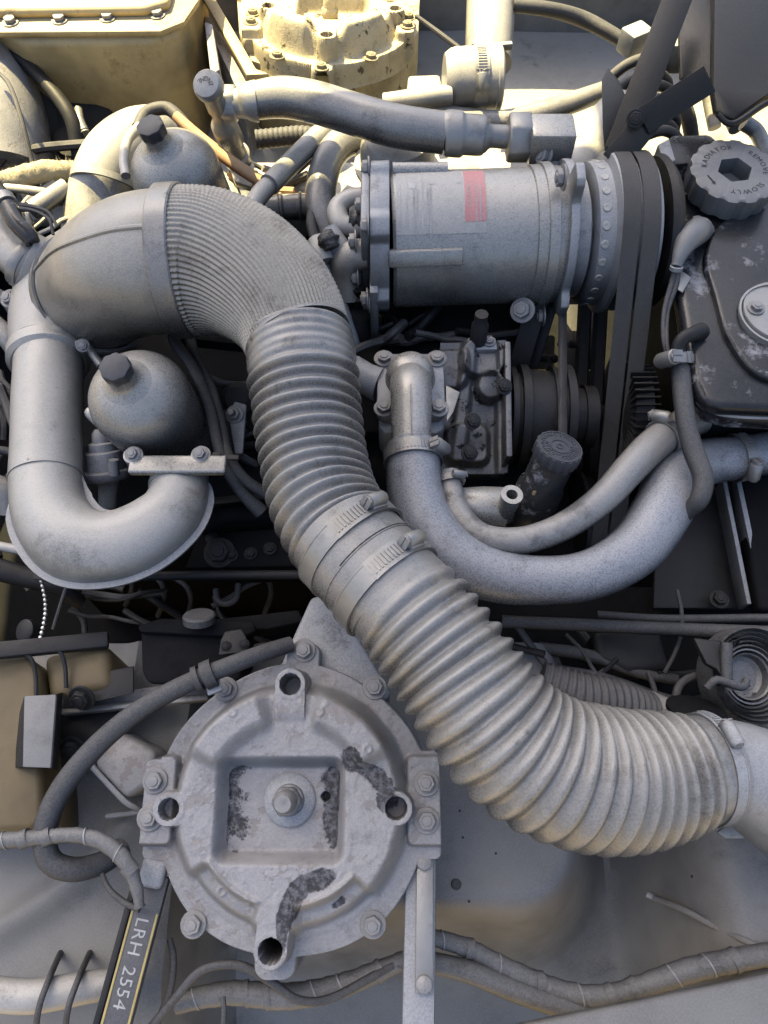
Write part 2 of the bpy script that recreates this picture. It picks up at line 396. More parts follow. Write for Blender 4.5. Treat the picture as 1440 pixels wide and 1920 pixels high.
part('grommet', lathe(p - ZUP * .002, Vector((.2, 0, 1)), [(0, .0065), (.003, .006), (.004, .0045), (.003, .003), (.003, .0005)], 20), 'black', iw)
p0 = P(1215, 1582, -.15); p1 = P(1440, 1640, -.15)
# far inner wing: upright panel with a ledge below it
def far_h(x, y): return .010 * noise.noise(Vector((x * 3, y * 4, 9))) + .012 * ss(.02, .0, abs(x - .05))
struct('far_inner_wing', [hfield(Vector((0, 1.30, 0)), XA, ZUP, -YA, -1.2, 1.4, -.6, .16, 120, 40, far_h)], 'wall')
struct('far_ledge', [prism([Vector((-1.2, .72, -.20)), Vector((1.3, .72, -.20)), Vector((1.3, 1.32, -.20)), Vector((-1.2, 1.32, -.20))], ZUP, .02, .004)], 'pipe')
def under_h(x, y): return -.46 + .03 * noise.noise(Vector((x * 5, y * 5, 1))) - .5 * (1 - ss(.03, .06, math.hypot((x - .19) * 1.0, (y + .08) * 1.3))) * 0
def under_keep(x, y):
    for cx, cy, a, b in ():
        if ((x - cx) / a) ** 2 + ((y - cy) / b) ** 2 < 1 + 1.2 * noise.noise(Vector((x * 40, y * 40, 0))): return False
    return True
struct('undertray', hfield(_Z, XA, YA, ZUP, -1.1, 1.2, -.5, 1.1, 60, 40, under_h, under_keep), 'block')
# firewall and front panel close the bay at both ends
struct('firewall', [prism([Vector((-.92, -.8, .0)), Vector((-.90, -.8, .0)), Vector((-.90, 1.2, .0)), Vector((-.92, 1.2, .0))], ZUP, .7, .002)], 'block')
struct('front_panel', [prism([Vector((.90, -.8, -.02)), Vector((.92, -.8, -.02)), Vector((.92, 1.2, -.02)), Vector((.90, 1.2, -.02))], ZUP, .7, .002)], 'block')
# added unseen panel, outlined along the sun to shade the near bay
def shade_quad(h, x0, x1, y0, y1):
    s = SUN * (h / SUN.z)
    return [Vector((a, b, 0)) + s for a, b in ((x0, y0), (x1, y0), (x1, y1), (x0, y1))]
ro = thing('shade_panel', 'olive canopy panel added out of view to darken the near half of the engine bay', 'shade', Vector((-1, 1, 2.3)))
bp = shade_quad(2.3, -.85, 1.0, -.75, .492)
be = shade_quad(2.3, .36, 1.0, .492, .70)
part('panel', prism([bp[0], bp[1], be[2], be[3], be[0], bp[3]], ZUP, .03, .006), 'bonnet', ro)
part('stiffener', [bar(bp[0] * .8 + bp[2] * .2 - ZUP * .035, bp[2] * .8 + bp[0] * .2 - ZUP * .035, .05, .012), bar(bp[1] * .8 + bp[3] * .2 - ZUP * .035, bp[3] * .8 + bp[1] * .2 - ZUP * .035, .05, .013)], 'bonnet', ro)

# ================================================================ round cover (near) and its far twin
DC = P(540, 1510, 0.0); DN = Vector((-.02, -.16, 1)).normalized(); DU = (XA - DN * XA.dot(DN)).normalized(); DV = DN.cross(DU); DK = K(DC)
HOLES = [(-3, 222, 19), (-224, -7, 18), (203, -5, 19), (-22, -243, 20)]
def dsdf(x, y):
    d = math.hypot(x, y) - 270 - 3 * math.sin(5 * math.atan2(y, x))
    d = min(d, rbox(x, y, -222, -10, 66, 95, 16), rbox(x, y, 222, 0, 68, 101, 14), rbox(x, y, 12, 272, 36, 42, 24), rbox(x, y, -22, -258, 40, 47, 26))
    return d
def dh(x, y):
    d = dsdf(x, y)
    r = math.hypot(x, y); a = math.degrees(math.atan2(y, x))
    h = 0
    h += 62 * (1 - ss(-26, 12, r - 226))                                   # plateau
    # two upper arches
    ar = 0
    if y > 55:
        w_ = abs(r - 186) - 44
        e = max(w_, 0)
        ang = abs(a - 90)
        da = max((ang - 66) * 3.0, (13 - ang) * 3.2)
        ar = (1 - ss(-24, 8, w_)) * (1 - ss(-24, 6, da))
        h += 30 * ar
    # lower crescents sunk between the boss arms
    if y < -60:
        w_ = abs(r - 205) - 30; ang = abs(a + 95); da = max((ang - 52) * 3.4, (10 - ang) * 3.4)
        h -= 26 * (1 - ss(-14, 5, w_)) * (1 - ss(-16, 5, da)) * (1 - ss(215, 240, r))
        h += 7 * math.exp(-((r - 172) / 5) ** 2) * (1 - ss(-7, 4, da))
    # bosses
    for hx, hy, hr in HOLES:
        q = math.hypot(x - hx, y - hy)
        # arm towards the centre
        L_ = math.hypot(hx, hy); ux, uy = -hx / L_, -hy / L_
        t = max(0, min(75, (x - hx) * ux + (y - hy) * uy)); q2 = math.hypot(x - hx - ux * t, y - hy - uy * t)
        bh = 70 if hy > 100 else 62
        h = max(h, bh * (1 - ss(29, 36, q2)) * (1 - ss(50, 75, t) * .12))
        h = max(h, (bh + 1) * (1 - ss(30, 36, q)))
        h -= 260 * (1 - ss(hr - 2.5, hr + 1.5, q))
    # stepped ears
    if abs(x) > 205:
        h = max(h, 26 * (1 - ss(-5, 4, rbox(x, y, 262 if x > 0 else -264, 8, 40, 82, 14))))
    # pocket
    pk = rbox(x, y, -15, -8, 122, 94, 24)
    h -= 48 * (1 - ss(-22, 4, pk))
    h -= 40 * (1 - ss(6, 9, math.hypot(x - 66, y - 14)))
    # casting numbers / pimples
    for bx, by in ((-108, 168), (58, 168), (150, 100), (-120, -150), (-70, -165)):
        q = math.hypot(x - bx, y - by); h += 3 * math.exp(-((q - 7) / 2.2) ** 2)
    h += 1.6 * noise.noise(Vector((x / 40, y / 40, 2))) + .7 * noise.noise(Vector((x / 9, y / 9, 5)))
    # peeled paint edges
    pn = noise.noise(Vector((x / 22, y / 22, 7))) + .5 * noise.noise(Vector((x / 8, y / 8, 4)))
    h += .7 * ss(.30, .36, pn)
    h -= 75 * ss(-3, 5, d)
    return h - 60
def dwear(x, y):
    def blob(cx, cy, sx, sy, rot=0):
        c, s = math.cos(rot), math.sin(rot); X = (x - cx) * c + (y - cy) * s; Y = -(x - cx) * s + (y - cy) * c
        return math.exp(-((X / sx) ** 2 + (Y / sy) ** 2))
    v = .66 * blob(150, 62, 50, 20, -.5) + .7 * blob(185, 12, 30, 34) + .7 * blob(118, 85, 18, 22)
    v += .85 * blob(55, -130, 42, 20, .25) + .8 * blob(12, -168, 18, 40, -.35) + .6 * blob(-2, -215, 14, 40) + .6 * blob(98, -168, 26, 13, .6)
    pk = rbox(x, y, -15, -8, 108, 80, 22)
    v += .40 * (1 - ss(-4, 4, pk)) * (.5 + .8 * ss(50, 105, abs(x + 15)) + .5 * noise.noise(Vector((x / 30, y / 30, 1))))
    v += .5 * blob(85, 30, 14, 40)
    return v
def disc(label, rootname='round_cover'):
    r = thing(rootname, label, 'cover', DC - DN * .03, 'matching round covers on both wings')
    g, W = hfield(DC, DU, DV, DN, -290, 290, -306, 312, 290, 309, dh, keep=lambda x, y: dsdf(x, y) < 7, wf=dwear, k=DK)
    part('casting', g, 'cover', r, ang=60, wear=W)
    at = lambda x, y, h: DC + (DU * x + DV * y + DN * h) * DK
    for x, y in ((13, 285), (-138, 210), (154, 213), (-258, 42), (-262, -24), (254, 38), (254, -28), (-170, -203), (152, -202)):
        hb = -60 if abs(x) < 240 else -34
        x, y = x * (1.04 if hb < -50 else 1.025), y * (1.04 if hb < -50 else 1.02)
        bolt(r, at(x, y, hb + 1), DN + Vector((random.uniform(-.05, .05), random.uniform(-.05, .05), 0)), 16.5 * DK, rot=random.random())
    wv = part('washer', lathe(at(-3, 8, -46), DN, [(0, 49 * DK), (5 * DK, 50 * DK), (9 * DK, 46 * DK), (12 * DK, 30 * DK), (22 * DK, 27 * DK), (24 * DK, 10 * DK)], 40), 'cast', r)
    part('spindle', [hexprism(at(-3, 8, -24), DN + Vector((-.03, -.10, 0)), 29 * DK, 30 * DK, bev=.002), lathe(at(-3, 8, 2), DN + Vector((-.03, -.10, 0)), [(0, 22 * DK), (20 * DK, 21 * DK), (36 * DK, 19 * DK), (42 * DK, 15 * DK), (42 * DK, .0005)], 24)], 'bolt', r)
    return r
disc_near = disc('peeling grey round cover with square pocket and spindle, large in the foreground')
FC = P(603, 38, .0)
fr = disc_near.copy(); COL.objects.link(fr); fr['label'] = 'sunlit dust-caked round cover on the far wing, cut by the top edge'
fr.location = Vector((P(603, 125, -.005).x + .007, 1.035, -.030)); fr.rotation_euler = (0, 0, math.pi)
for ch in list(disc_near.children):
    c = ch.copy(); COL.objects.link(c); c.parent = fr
    c.material_slots[0].link = 'OBJECT'; c.material_slots[0].material = MT['sun_crust']
# mount box under the far cover
r = thing('far_cover_mount', 'pale sunlit mounting box beneath the far round cover', 'mount', P(620, 60, -.2))
part('box', plate([(470, 112), (545, 142), (660, 142), (735, 112), (785, 60), (790, -60), (440, -60), (448, 60)], -.045, .16, .004), 'sun_crust', r)
part('gusset', [plate([(377, -10), (400, -10), (480, 128), (505, 138), (462, 140), (440, 100)], -.03, .012, .003)], 'khaki', r)
part('side_plate', [plate([(380, 30), (392, 30), (470, 150), (455, 190)], -.06, .12, .003)], 'cover', r)

# ================================================================ legs of the near cover
r = thing('lettered_leg', 'dark bracket leg with yellow edge lines and the number LRH 2554', 'bracket', P(250, 1780, -.3))
A0, A1 = P(293, 1640, -.058), P(208, 1960, -.075)
ax = (A1 - A0).normalized(); uu = ax.cross(DN).normalized(); nn = uu.cross(ax).normalized()
if nn.z < 0: nn = -nn
wdm = 54 * K(A0)
part('flat', bar(A0, A1, wdm, .010, .002, hint=nn), 'leg', r)
part('side_flange', [bar(A0 - uu * (wdm * .5 + .004) * -1 * (-1 if uu.x > 0 else 1) - nn * .02, A1 - uu * (wdm * .5 + .004) * -1 * (-1 if uu.x > 0 else 1) - nn * .02, .007, .05, .002, hint=nn)], 'dark', r)
part('weld_lump', [box(P(288, 1636, -.052), uu, ax, nn, wdm * .9, .03, .016, .006, 3)], 'cast', r)
sgn = -1 if uu.x > 0 else 1
for e in (-1, 1):
    part('edge_line', bar(A0 + ax * .035 + uu * (e * wdm * .43) + nn * .0054, A1 + uu * (e * wdm * .43) + nn * .0054, .0022, .0008, 0, hint=nn), 'yellow', r)
ur = -uu if uu.x < 0 else uu          # rightwards
# letters run down the leg, each turned with it
tx = []
base = A0 + ax * .042 + nn * .0056
tx = text_map('LRH 2554', .0185, lambda x, y: base + ax * (x * 1.02) + ur * (y - .0065), center=False)
part('number', tx, 'white', r)
r = thing('bracket_leg', 'grey upright bracket leg with bolted strip below the right ear of the round cover', 'bracket', P(787, 1760, -.3))
B0, B1 = P(790, 1540, -.055), P(783, 1990, -.07)
ax = (B1 - B0).normalized(); wr = 56 * K(B0)
part('flat', bar(B0, B1, wr, .012, .003, hint=ZUP), 'cast', r)
part('cover_strip', bar(P(797, 1594, -.047), P(795, 1862, -.057), 31 * K(B0), .007, .0015, hint=ZUP), 'steel', r)
for (a, b) in ((795, 1616), (795, 1846)):
    p = P(a, b, -.042 if b < 1700 else -.052)
    part('screw', [lathe(p, ZUP, [(0, .0085), (.003, .008), (.004, .0065), (.004, .001)], 18), box(p + ZUP * .0042, Vector((.3, 1, 0)).normalized(), Vector((-1, .3, 0)).normalized(), ZUP, .012, .0016, .0008, 0)], 'bolt', r)
# triangular arm behind the cover, under the big hose
r = thing('triangular_arm', 'grey triangular support arm rising behind the round cover under the hose', 'bracket', P(620, 1240, -.2))
part('web', plate([(583, 1118), (625, 1112), (735, 1300), (700, 1330), (520, 1260), (548, 1195)], -.022, .05, .006, 3), 'cast', r)

# ================================================================ intake: plenum, elbow, ribbed hose, U pipe
r = thing('intake_elbow', 'smooth grey intake elbow joined to the ribbed air hose', 'duct', P(200, 500, .0))
ep = [(338, 492, .105, 131), (280, 496, .102, 129), (232, 510, .085, 123), (196, 532, .05, 114), (176, 552, .015, 108)]
part('shell', tube(ep, 64, .004, prof=lambda s, L, u: .0012 * noise.noise(Vector((s * 18, math.cos(6.283 * u) * 1.2, math.sin(6.283 * u) * 1.2)))), 'elbow', r)
es = spline([PR(t) for t in ep], .004)
def offs(path, dirv, k): return [(p + dirv * (rr * k), .0022) for p, rr in path]
seam = []
for i, (p, rr) in enumerate(es[4:-3]):
    i += 4; t = (es[i + 1][0] - es[i - 1][0]).normalized()
    dv = Vector((0, -.30, .95)); dv = (dv - t * dv.dot(t)).normalized(); seam.append((p + dv * (rr - .0010), .0036))
part('seam', sweep(seam, 8), 'elbow', r)
e0 = es[0]; ta = (es[1][0] - es[0][0]).normalized()
part('end_ring', lathe(e0[0] - ta * .012, ta, [(0, e0[1] * .9), (0, e0[1] + .004), (.002, e0[1] + .006), (.026, e0[1] + .006), (.028, e0[1] + .004), (.028, e0[1] * .9)], 64, close=False), 'hose', r)
e1 = es[-1]; tb = (es[-1][0] - es[-4][0]).normalized()
clamp(r, e1[0] - tb * .010, tb, e1[1] + .003, .016, Vector((.05, -.80, .35)), scr=1.3)
# plenum
r = thing('plenum', 'grey plenum casting at the left edge joining elbow and U-pipe', 'manifold', P(110, 600, -.1))
part('body', [tube([(190, 530, -.02, 112), (150, 562, -.02, 116), (118, 600, -.015, 98), (98, 640, -.008, 78), (93, 662, -.005, 70)], 40, .006)], 'pipe', r)
cp = P(92, 668, -.005); cax = (P(92, 690, -.004) - P(92, 650, -.006)).normalized()
part('collar', lathe(cp - cax * .008, cax, [(0, 66 * K(cp)), (.002, 74 * K(cp)), (.018, 74 * K(cp)), (.024, 66 * K(cp))], 40), 'pipe', r)
part('side_flange', [lathe(P(64, 500, .03), Vector((-.75, .1, .55)), [(-.03, .034), (0, .036), (.001, .044), (.012, .044), (.013, .038), (.02, .038)], 32)], 'pipe', r)
part('stud_clip', [tube([(140, 640, .02, 7), (152, 650, .02, 7), (160, 640, .02, 6), (175, 665, .015, 8), (190, 685, .01, 9)], 12, .004)], 'steel', r)
bolt(r, P(18, 560, .02), Vector((-.2, -.3, .9)), .009)
bolt(r, P(155, 648, .03), Vector((.2, -.5, .8)), .006)
# bent pipe at the far left edge
r = thing('coolant_elbow', 'short grey elbow pipe entering at the left edge beside the plenum', 'pipe', P(20, 490, -.02))
part('pipe', tube([(-60, 330, .05, 36), (-25, 395, .05, 38), (5, 455, .045, 38), (38, 492, .04, 36), (60, 505, .035, 36)], 24, .006), 'pipe', r)
part('flange', lathe(P(44, 494, .04), P(70, 510, .03) - P(30, 485, .04), [(-.004, .030), (-.004, .034), (.006, .036), (.010, .034), (.010, .03)], 28), 'steel', r)
# U pipe
r = thing('u_pipe', 'smooth grey U-shaped intake pipe with cast seam lip, left side', 'pipe', P(170, 900, -.05))
up = [(92, 672, .0, 62), (89, 760, .0, 63), (87, 850, .0, 64), (88, 910, .0, 66), (100, 972, .002, 70), (140, 1018, .004, 73), (200, 1028, .006, 69), (262, 1010, .008, 67), (314, 972, .008, 62), (334, 936, .006, 57), (336, 908, .004, 54), (337, 890, .002, 53)]
part('bend', tube(up, 48, .005, prof=lambda s, L, u: .0010 * noise.noise(Vector((s * 14, math.cos(6.283 * u) * 1.2, 4 + math.sin(6.283 * u) * 1.2)))), 'pipe', r)
lip = spline([PR(t) for t in up[3:-1]], .004)
LV = []; LF = []
for i, (p, rr) in enumerate(lip):
    t = (lip[min(len(lip) - 1, i + 1)][0] - lip[max(0, i - 1)][0]).normalized(); s_ = t.cross(ZUP).normalized()
    env = min(1, i / 8, (len(lip) - 1 - i) / 6)
    jig = .0006 * noise.noise(p * 90)
    for q, zz in ((rr + .0068 * env + jig, -.0012), (rr + .0068 * env + jig, .0018), (-rr - .0080 * env, .0018), (-rr - .0080 * env, -.0012)):
        LV.append(p + s_ * (-q) + ZUP * zz)
for i in range(len(lip) - 1):
    for k in range(4): LF.append((i * 4 + k, i * 4 + (k + 1) % 4, i * 4 + 4 + (k + 1) % 4, i * 4 + 4 + k))
part('seam_lip', (LV, LF, None), 'cast', r)
jp = PR((87, 898, .0, 66)); part('joint_line', ring(jp[0], P(87, 920, 0) - P(87, 880, 0), jp[1] * .97, jp[1] + .0012, .0025, 44), 'pipe', r)
part('mouth_collar', lathe(P(335, 915, .005), P(336, 880, .005) - P(334, 925, .005), [(0, .034), (.0, .0365), (.006, .0365), (.008, .034)], 36), 'pipe', r)

# ---- ribbed elbow + convoluted hose
r = thing('upper_air_hose', 'ribbed grey air hose with woven bend, upper length', 'hose', P(560, 700, 0))
mp = [(342, 492, .105, 134), (400, 494, .108, 132), (455, 512, .112, 124), (505, 548, .114, 115), (540, 592, .113, 106), (560, 640, .11, 100)]
ms = spline([PR(t) for t in mp], .0012)
part('woven_bend', sweep(ms, 84 * 6, prof=lambda s, L, u: .0011 * math.cos(2 * math.pi * 84 * u) + .0006 * math.cos(2 * math.pi * s / .0046 + math.pi * int(84 * u + .5)) * max(0, math.cos(2 * math.pi * 84 * u)), caps=False), 'mesh', r, ang=80)
part('wear_spots', [([p + Vector((random.gauss(0, .0015), random.gauss(0, .0015), .0005)) for p in g[0]], g[1], None) for g in
     [lathe(PR((a, b, .175, 1))[0], Vector((.2, -.3, 1)), [(0, q), (.0015, q * .6), (.0018, .0003)], 7) for a, b, q in ()]] or [ring(ms[-1][0], ms[-1][0] - ms[-3][0], ms[-1][1] - .004, ms[-1][1] + .001, .004, 60)], 'hose', r)
def conv(pitch, amp, lead, tail, squeeze=0, shp=1.8):
    def f(s, L, u):
        e = ss(lead, lead + pitch, s) * (1 - ss(L - tail - pitch, L - tail, s))
        pt = pitch * (1 - .22 * squeeze * ss(.5, 1, s / L)); k_ = int(s / pitch); x = (s % pitch) / pitch
        wv = 2 * abs(math.sin(math.pi * x)) ** shp - 1
        wv *= 1 + .22 * noise.noise(Vector((k_ * 1.7, u * 2.2, lead * 99)))
        dent = .0016 * noise.noise(Vector((s * 22, math.cos(6.283 * u) * 1.3, math.sin(6.283 * u) * 1.3 + amp * 999)))
        return dent + amp * e * wv + .0010 * math.sin(2 * math.pi * s / .011) * (1 - e) * (1 if lead > .03 and s < lead else 0)
    return f
hp = [(560, 638, .11, 101), (567, 690, .106, 101), (573, 740, .10, 98), (579, 800, .094, 97), (588, 862, .09, 96), (602, 925, .09, 96), (626, 980, .094, 98), (660, 1030, .10, 103)]
hs = spline([PR(t) for t in hp], .0016)
part('convolutions', sweep(hs, 56, prof=conv(.0158, .0042, .040, .010), caps=False), 'hose', r, ang=80)
# ---- joint sleeve
r = thing('joint_sleeve', 'smooth grey sleeve with stitched slit and two worm clamps joining the air hoses', 'sleeve', P(690, 1070, .0))
jpth = [(640, 1003, .099, 104), (668, 1038, .102, 106), (700, 1072, .104, 107), (730, 1104, .105, 107), (748, 1126, .105, 106)]
js = spline([PR(t) for t in jpth], .004)
part('sleeve', sweep(js, 60, caps=False), 'hose', r)
jm = js[len(js) // 2]; jt = (js[len(js) // 2 + 1][0] - js[len(js) // 2 - 1][0]).normalized()
# stitched slit across the top: a row of small dark dashes
ju, jv, _ = basis(jt, ZUP); sl_ = []
for k in range(34):
    a = math.pi * (.06 + .62 * k / 33); d = ju * math.cos(a) + jv * math.sin(a); tt = jv * math.cos(a) - ju * math.sin(a)
    if (d.dot(CAM - jm[0]) > 0): sl_.append(box(jm[0] + d * (jm[1] + .0004), tt, jt, d, .0036, .0013 + .0006 * random.random(), .0012, 0))
part('stitched_slit', sl_, 'ink', r)
part('overlap_edge', [ring(jm[0] + jt * .001, jt, jm[1] * .98, jm[1] + .0009, .002, 60)], 'hose', r)
tocam = (CAM - jm[0]).normalized()
for q, fl in (((660, 1026, .101, 106), 1), ((724, 1098, .105, 107), 1)):
    p, rr = PR(q); clamp(r, p, jt, rr + .0012, .021, (P(q[0] + 78, q[1] - 62, .16) - p), scr=.95, flip=-1)
part('cut_line', [bar(P(598, 1088, .122), P(645, 1137, .124), .0016, .001, 0)], 'white', r)
# ---- lower hose
r = thing('lower_air_hose', 'thick convoluted grey air hose sweeping to the lower right', 'hose', P(1000, 1400, -.1))
lp = [(735, 1110, .105, 106), (782, 1162, .105, 109), (840, 1236, .10, 114), (900, 1322, .092, 118), (962, 1392, .08, 122), (1035, 1438, .066, 126), (1110, 1458, .05, 128), (1185, 1460, .035, 122), (1255, 1452, .025, 110), (1315, 1443, .018, 100), (1345, 1440, .014, 96)]
ls_ = spline([PR(t) for t in lp], .0016)
part('convolutions', sweep(ls_, 60, prof=conv(.0166, .0040, .016, .026, shp=1.55), caps=False), 'hose', r, ang=80)
q = ls_[-8]; tq = (ls_[-1][0] - ls_[-12][0]).normalized()
clamp(r, ls_[-10][0], tq, q[1] + .001, .013, Vector((.05, .35, .9)), mat='cast', scr=.9)
r = thing('end_duct', 'smooth pale duct mouth receiving the lower air hose at the right edge', 'duct', P(1400, 1470, -.1))
part('shell', tube([(1338, 1441, .014, 93), (1375, 1446, .008, 93), (1415, 1462, -.004, 97), (1470, 1500, -.03, 102), (1560, 1570, -.08, 104)], 40, .006), 'cast', r)
part('base_flange', plate([(1345, 1560), (1400, 1520), (1500, 1510), (1500, 1570), (1360, 1572)], -.05, .006, .002), 'pipe', r)
# darker corrugated hose lying behind the lower hose
r = thing('rear_corrugated_hose', 'dark finely corrugated hose lying behind the lower air hose', 'hose', P(1130, 1320, -.15))
part('convolutions', tube([(1010, 1290, -.06, 50), (1080, 1312, -.06, 52), (1150, 1325, -.07, 50), (1215, 1345, -.09, 46)], 32, .0012, prof=lambda s, L, u: .0016 * math.cos(2 * math.pi * s / .0085)), 'cable', r, ang=80)
part('cuff', tube([(1205, 1342, -.088, 50), (1250, 1365, -.11, 52), (1290, 1400, -.15, 52)], 28, .006), 'pipe', r)
# ================================================================ carburettor dashpots
def dashpot(label, sc, R, a, body, cap_r=.255):
    """damper bell: sphere-topped cylinder centred on sc, axis a, running body metres down"""
    base = sc - a * body
    r = thing('carburettor', label, 'carburettor', base, 'twin carburettors with bell-shaped dampers')
    pr = [(0, R * .90), (body * .25, R * .92), (body * .55, R * .96), (body * .8, R * .985), (body, R)]
    for k in range(1, 11):
        q = rad(k * 7.6); pr.append((body + R * .86 * math.sin(q), R * math.cos(q)))
    part('bell', lathe(base, a, pr, 56), 'alu', r)
    rn = R * .27; o = sc + a * R * .74
    part('neck', lathe(o, a, [(0, R * .50), (R * .07, R * .40), (R * .14, R * .31), (R * .22, rn), (R * .42, rn * .96)], 32), 'alu', r)
    c = o + a * R * .38; kn = R * cap_r * 1.16; u, v, _ = basis(a); poly = []
    for k in range(32):
        an = 2 * math.pi * k / 32; q = kn * (.95 + .05 * math.cos(8 * an)); poly.append(c + a * R * .26 + u * (q * math.cos(an)) + v * (q * math.sin(an)))
    part('damper_cap', prism(poly, a, R * .26, R * .03, 2), 'knob', r)
    return r
b0 = P(336, 872, -.005)
sc = P(264, 750, .05)
r = dashpot('carburettor with black octagonal cap beside the U-pipe, nearer of the two', sc, 95 * K(sc), Vector((-.05, -.16, .97)).normalized(), .20)
part('flange', [box(P(334, 872, .042), XA, YA, ZUP, 172 * K(b0), .024, .009, .003, 3)], 'alu', r)
part('gasket', [box(P(334, 873, .0345), XA, YA, ZUP, 166 * K(b0), .026, .005, .002)], 'khaki', r)
for px, py in ((249, 852), (376, 851)):
    bolt(r, P(px, py, .048), Vector((-.1, -.25, 1)), .0066)
    part('bolt_lug', lathe(P(px, py, .047) - ZUP * .03, ZUP, [(0, .012), (.029, .012), (.030, .010)], 18), 'alu', r)
part('side_stub', [tube([(195, 800, .03, 11), (172, 776, .035, 12), (165, 770, .036, 9)], 14, .003)], 'alu', r)
sc = P(330, 326, .055)
r = dashpot('carburettor with black octagonal cap standing behind the intake elbow, farther of the two', sc, 84 * K(sc), Vector((-.14, -.12, .92)).normalized(), .15)
part('lug', plate([(318, 340), (345, 345), (360, 372), (330, 362)], .09, .006, .001), 'alu', r)
# sunlit intake casting of the far bank
r = thing('far_intake_pipe', 'sunlit pale intake bend left of the far carburettor', 'pipe', P(200, 330, -.1))
part('bend', tube([(310, 250, -.02, 50), (262, 262, .0, 56), (222, 290, .01, 58), (198, 330, .0, 58), (190, 385, -.03, 64), (185, 440, -.06, 66)], 36, .007), 'pipe', r)
jp = PR((200, 345, -.002, 60)); part('joint_ring', ring(jp[0], P(195, 370, -.02) - P(203, 320, .0), jp[1] * .96, jp[1] + .004, .010, 40), 'pipe', r)
single('breather_hose', tube([(236, 330, .075, 9), (232, 300, .078, 9), (240, 262, .078, 9), (262, 238, .075, 10)], 14, .005), 'pipe', 'thin dusty breather hose curling left of the far carburettor cap', 'hose')
single('black_vacuum_hose', tube([(258, 240, .05, 11), (275, 212, .05, 12), (310, 203, .05, 12), (335, 220, .045, 12), (350, 240, .035, 12)], 14, .005), 'black', 'black hose looping above the far carburettor cap', 'hose')
single('rusty_pipe', tube([(330, 218, .06, 10), (380, 262, .05, 11), (440, 308, .04, 12), (496, 345, .03, 12)], 14, .006), 'rust', 'thin rusty orange pipe running right of the far carburettor', 'pipe')

# ================================================================ fuel regulator and small things by the carburettor
r = thing('pressure_valve', 'small stepped grey diaphragm valve inside the U-pipe bend', 'valve', P(195, 900, -.09))
o = P(203, 898, -.055); t = P(186, 805, -.01); a = (t - o); L = a.length; a.normalize(); k = K(o)
part('housing', lathe(o, a, [(0, 40 * k), (.006, 46 * k), (.012, 46 * k), (.014, 36 * k), (.4 * L, 35 * k), (.55 * L, 33 * k), (.58 * L, 26 * k), (.72 * L, 25 * k), (.75 * L, 17 * k), (.92 * L, 15 * k), (L, 9 * k)], 28), 'cast', r)
part('outlet', tube([(203, 898, -.055, 22), (203, 920, -.065, 18), (202, 948, -.08, 17)], 18, .004), 'cast', r)
part('nipple', tube([(214, 890, -.03, 11), (212, 862, -.015, 10)], 12, .004), 'cast', r)
r = thing('cable_pair', 'pair of dusty black cables tied together right of the near carburettor', 'cable', P(420, 800, -.1))
part('cable', tube([(325, 600, -.03, 10), (328, 640, -.02, 11), (362, 690, .0, 11), (392, 760, .0, 11), (408, 830, .0, 11), (425, 880, -.01, 11), (455, 925, -.03, 12), (490, 960, -.05, 15)], 14, .006), 'cable', r)
part('cable', tube([(352, 600, -.05, 10), (362, 660, -.03, 11), (395, 730, -.01, 11), (415, 800, -.01, 11), (428, 855, -.005, 11), (460, 900, -.02, 11), (505, 930, -.04, 11)], 14, .006), 'cable', r)
part('cable_tie', [bar(P(402, 858, .012), P(448, 858, .010), .007, .004, .001), box(P(406, 858, .014), XA, YA, ZUP, .010, .012, .008, .001)], 'black', r)
r = thing('link_bracket', 'grey tapered link bracket with protruding stud left of the upper hose', 'bracket', P(445, 800, -.1))
part('arm', plate([(428, 775), (440, 752), (462, 758), (455, 850), (440, 850)], -.04, .008, .002), 'cast', r)
part('bush', lathe(P(450, 748, -.075), Vector((-.1, -.5, .8)), [(0, .022), (.012, .024), (.016, .02), (.02, .016)], 24), 'dark', r)
bolt(r, P(440, 777, -.036), Vector((-.15, -.35, .9)), .0085, stud=1.1, tip=False)

# ================================================================ engine block masses and rails
r = thing('engine_block', 'dark engine block filling the depth of the bay', 'engine', Vector((0, .3, -.5)))
part('crankcase', prism([Vector(p) for p in ((-.50, .02, -.16), (.22, .02, -.16), (.22, .62, -.16), (-.50, .62, -.16))], ZUP, .30, .02, 2), 'block', r)
part('valve_cover', prism([Vector(p) for p in ((-.46, .03, -.11), (-.02, .03, -.11), (-.02, .17, -.11), (-.46, .17, -.11))], ZUP, .06, .015, 3), 'block', r)
part('valve_cover', prism([Vector(p) for p in ((-.46, .48, -.11), (-.02, .48, -.11), (-.02, .62, -.11), (-.46, .62, -.11))], ZUP, .06, .015, 3), 'block', r)
part('valley_cover', prism([Vector(p) for p in ((-.42, .20, -.13), (.0, .20, -.13), (.0, .45, -.13), (-.42, .45, -.13))], ZUP, .05, .01, 2), 'block', r)
part('valley_shade_block', prism([Vector(p) for p in ((.0, .22, -.075), (.215, .22, -.075), (.215, .50, -.075), (.0, .50, -.075))], ZUP, .09, .012, 2), 'block', r)  # added to hide the sunlit crankcase behind a shaded top
part('dark_front_fill', prism([Vector(p) for p in ((.22, .0, -.27), (.60, .0, -.27), (.60, .80, -.27), (.22, .80, -.27))], ZUP, .15, .02, 2), 'block', r)  # added dark mass that keeps the sunlit tray below from showing
part('rear_case', prism([Vector(p) for p in ((-.50, .62, -.14), (.22, .62, -.14), (.22, .74, -.14), (-.50, .74, -.14))], ZUP, .15, .02, 2), 'greasy', r)
part('head_rail', [plate([(370, 1000), (560, 985), (560, 1062), (345, 1066)], -.09, .06, .006)], 'block', r)
bolt(r, P(412, 1037, -.088), Vector((0, -.2, 1)), .014, 'dark')
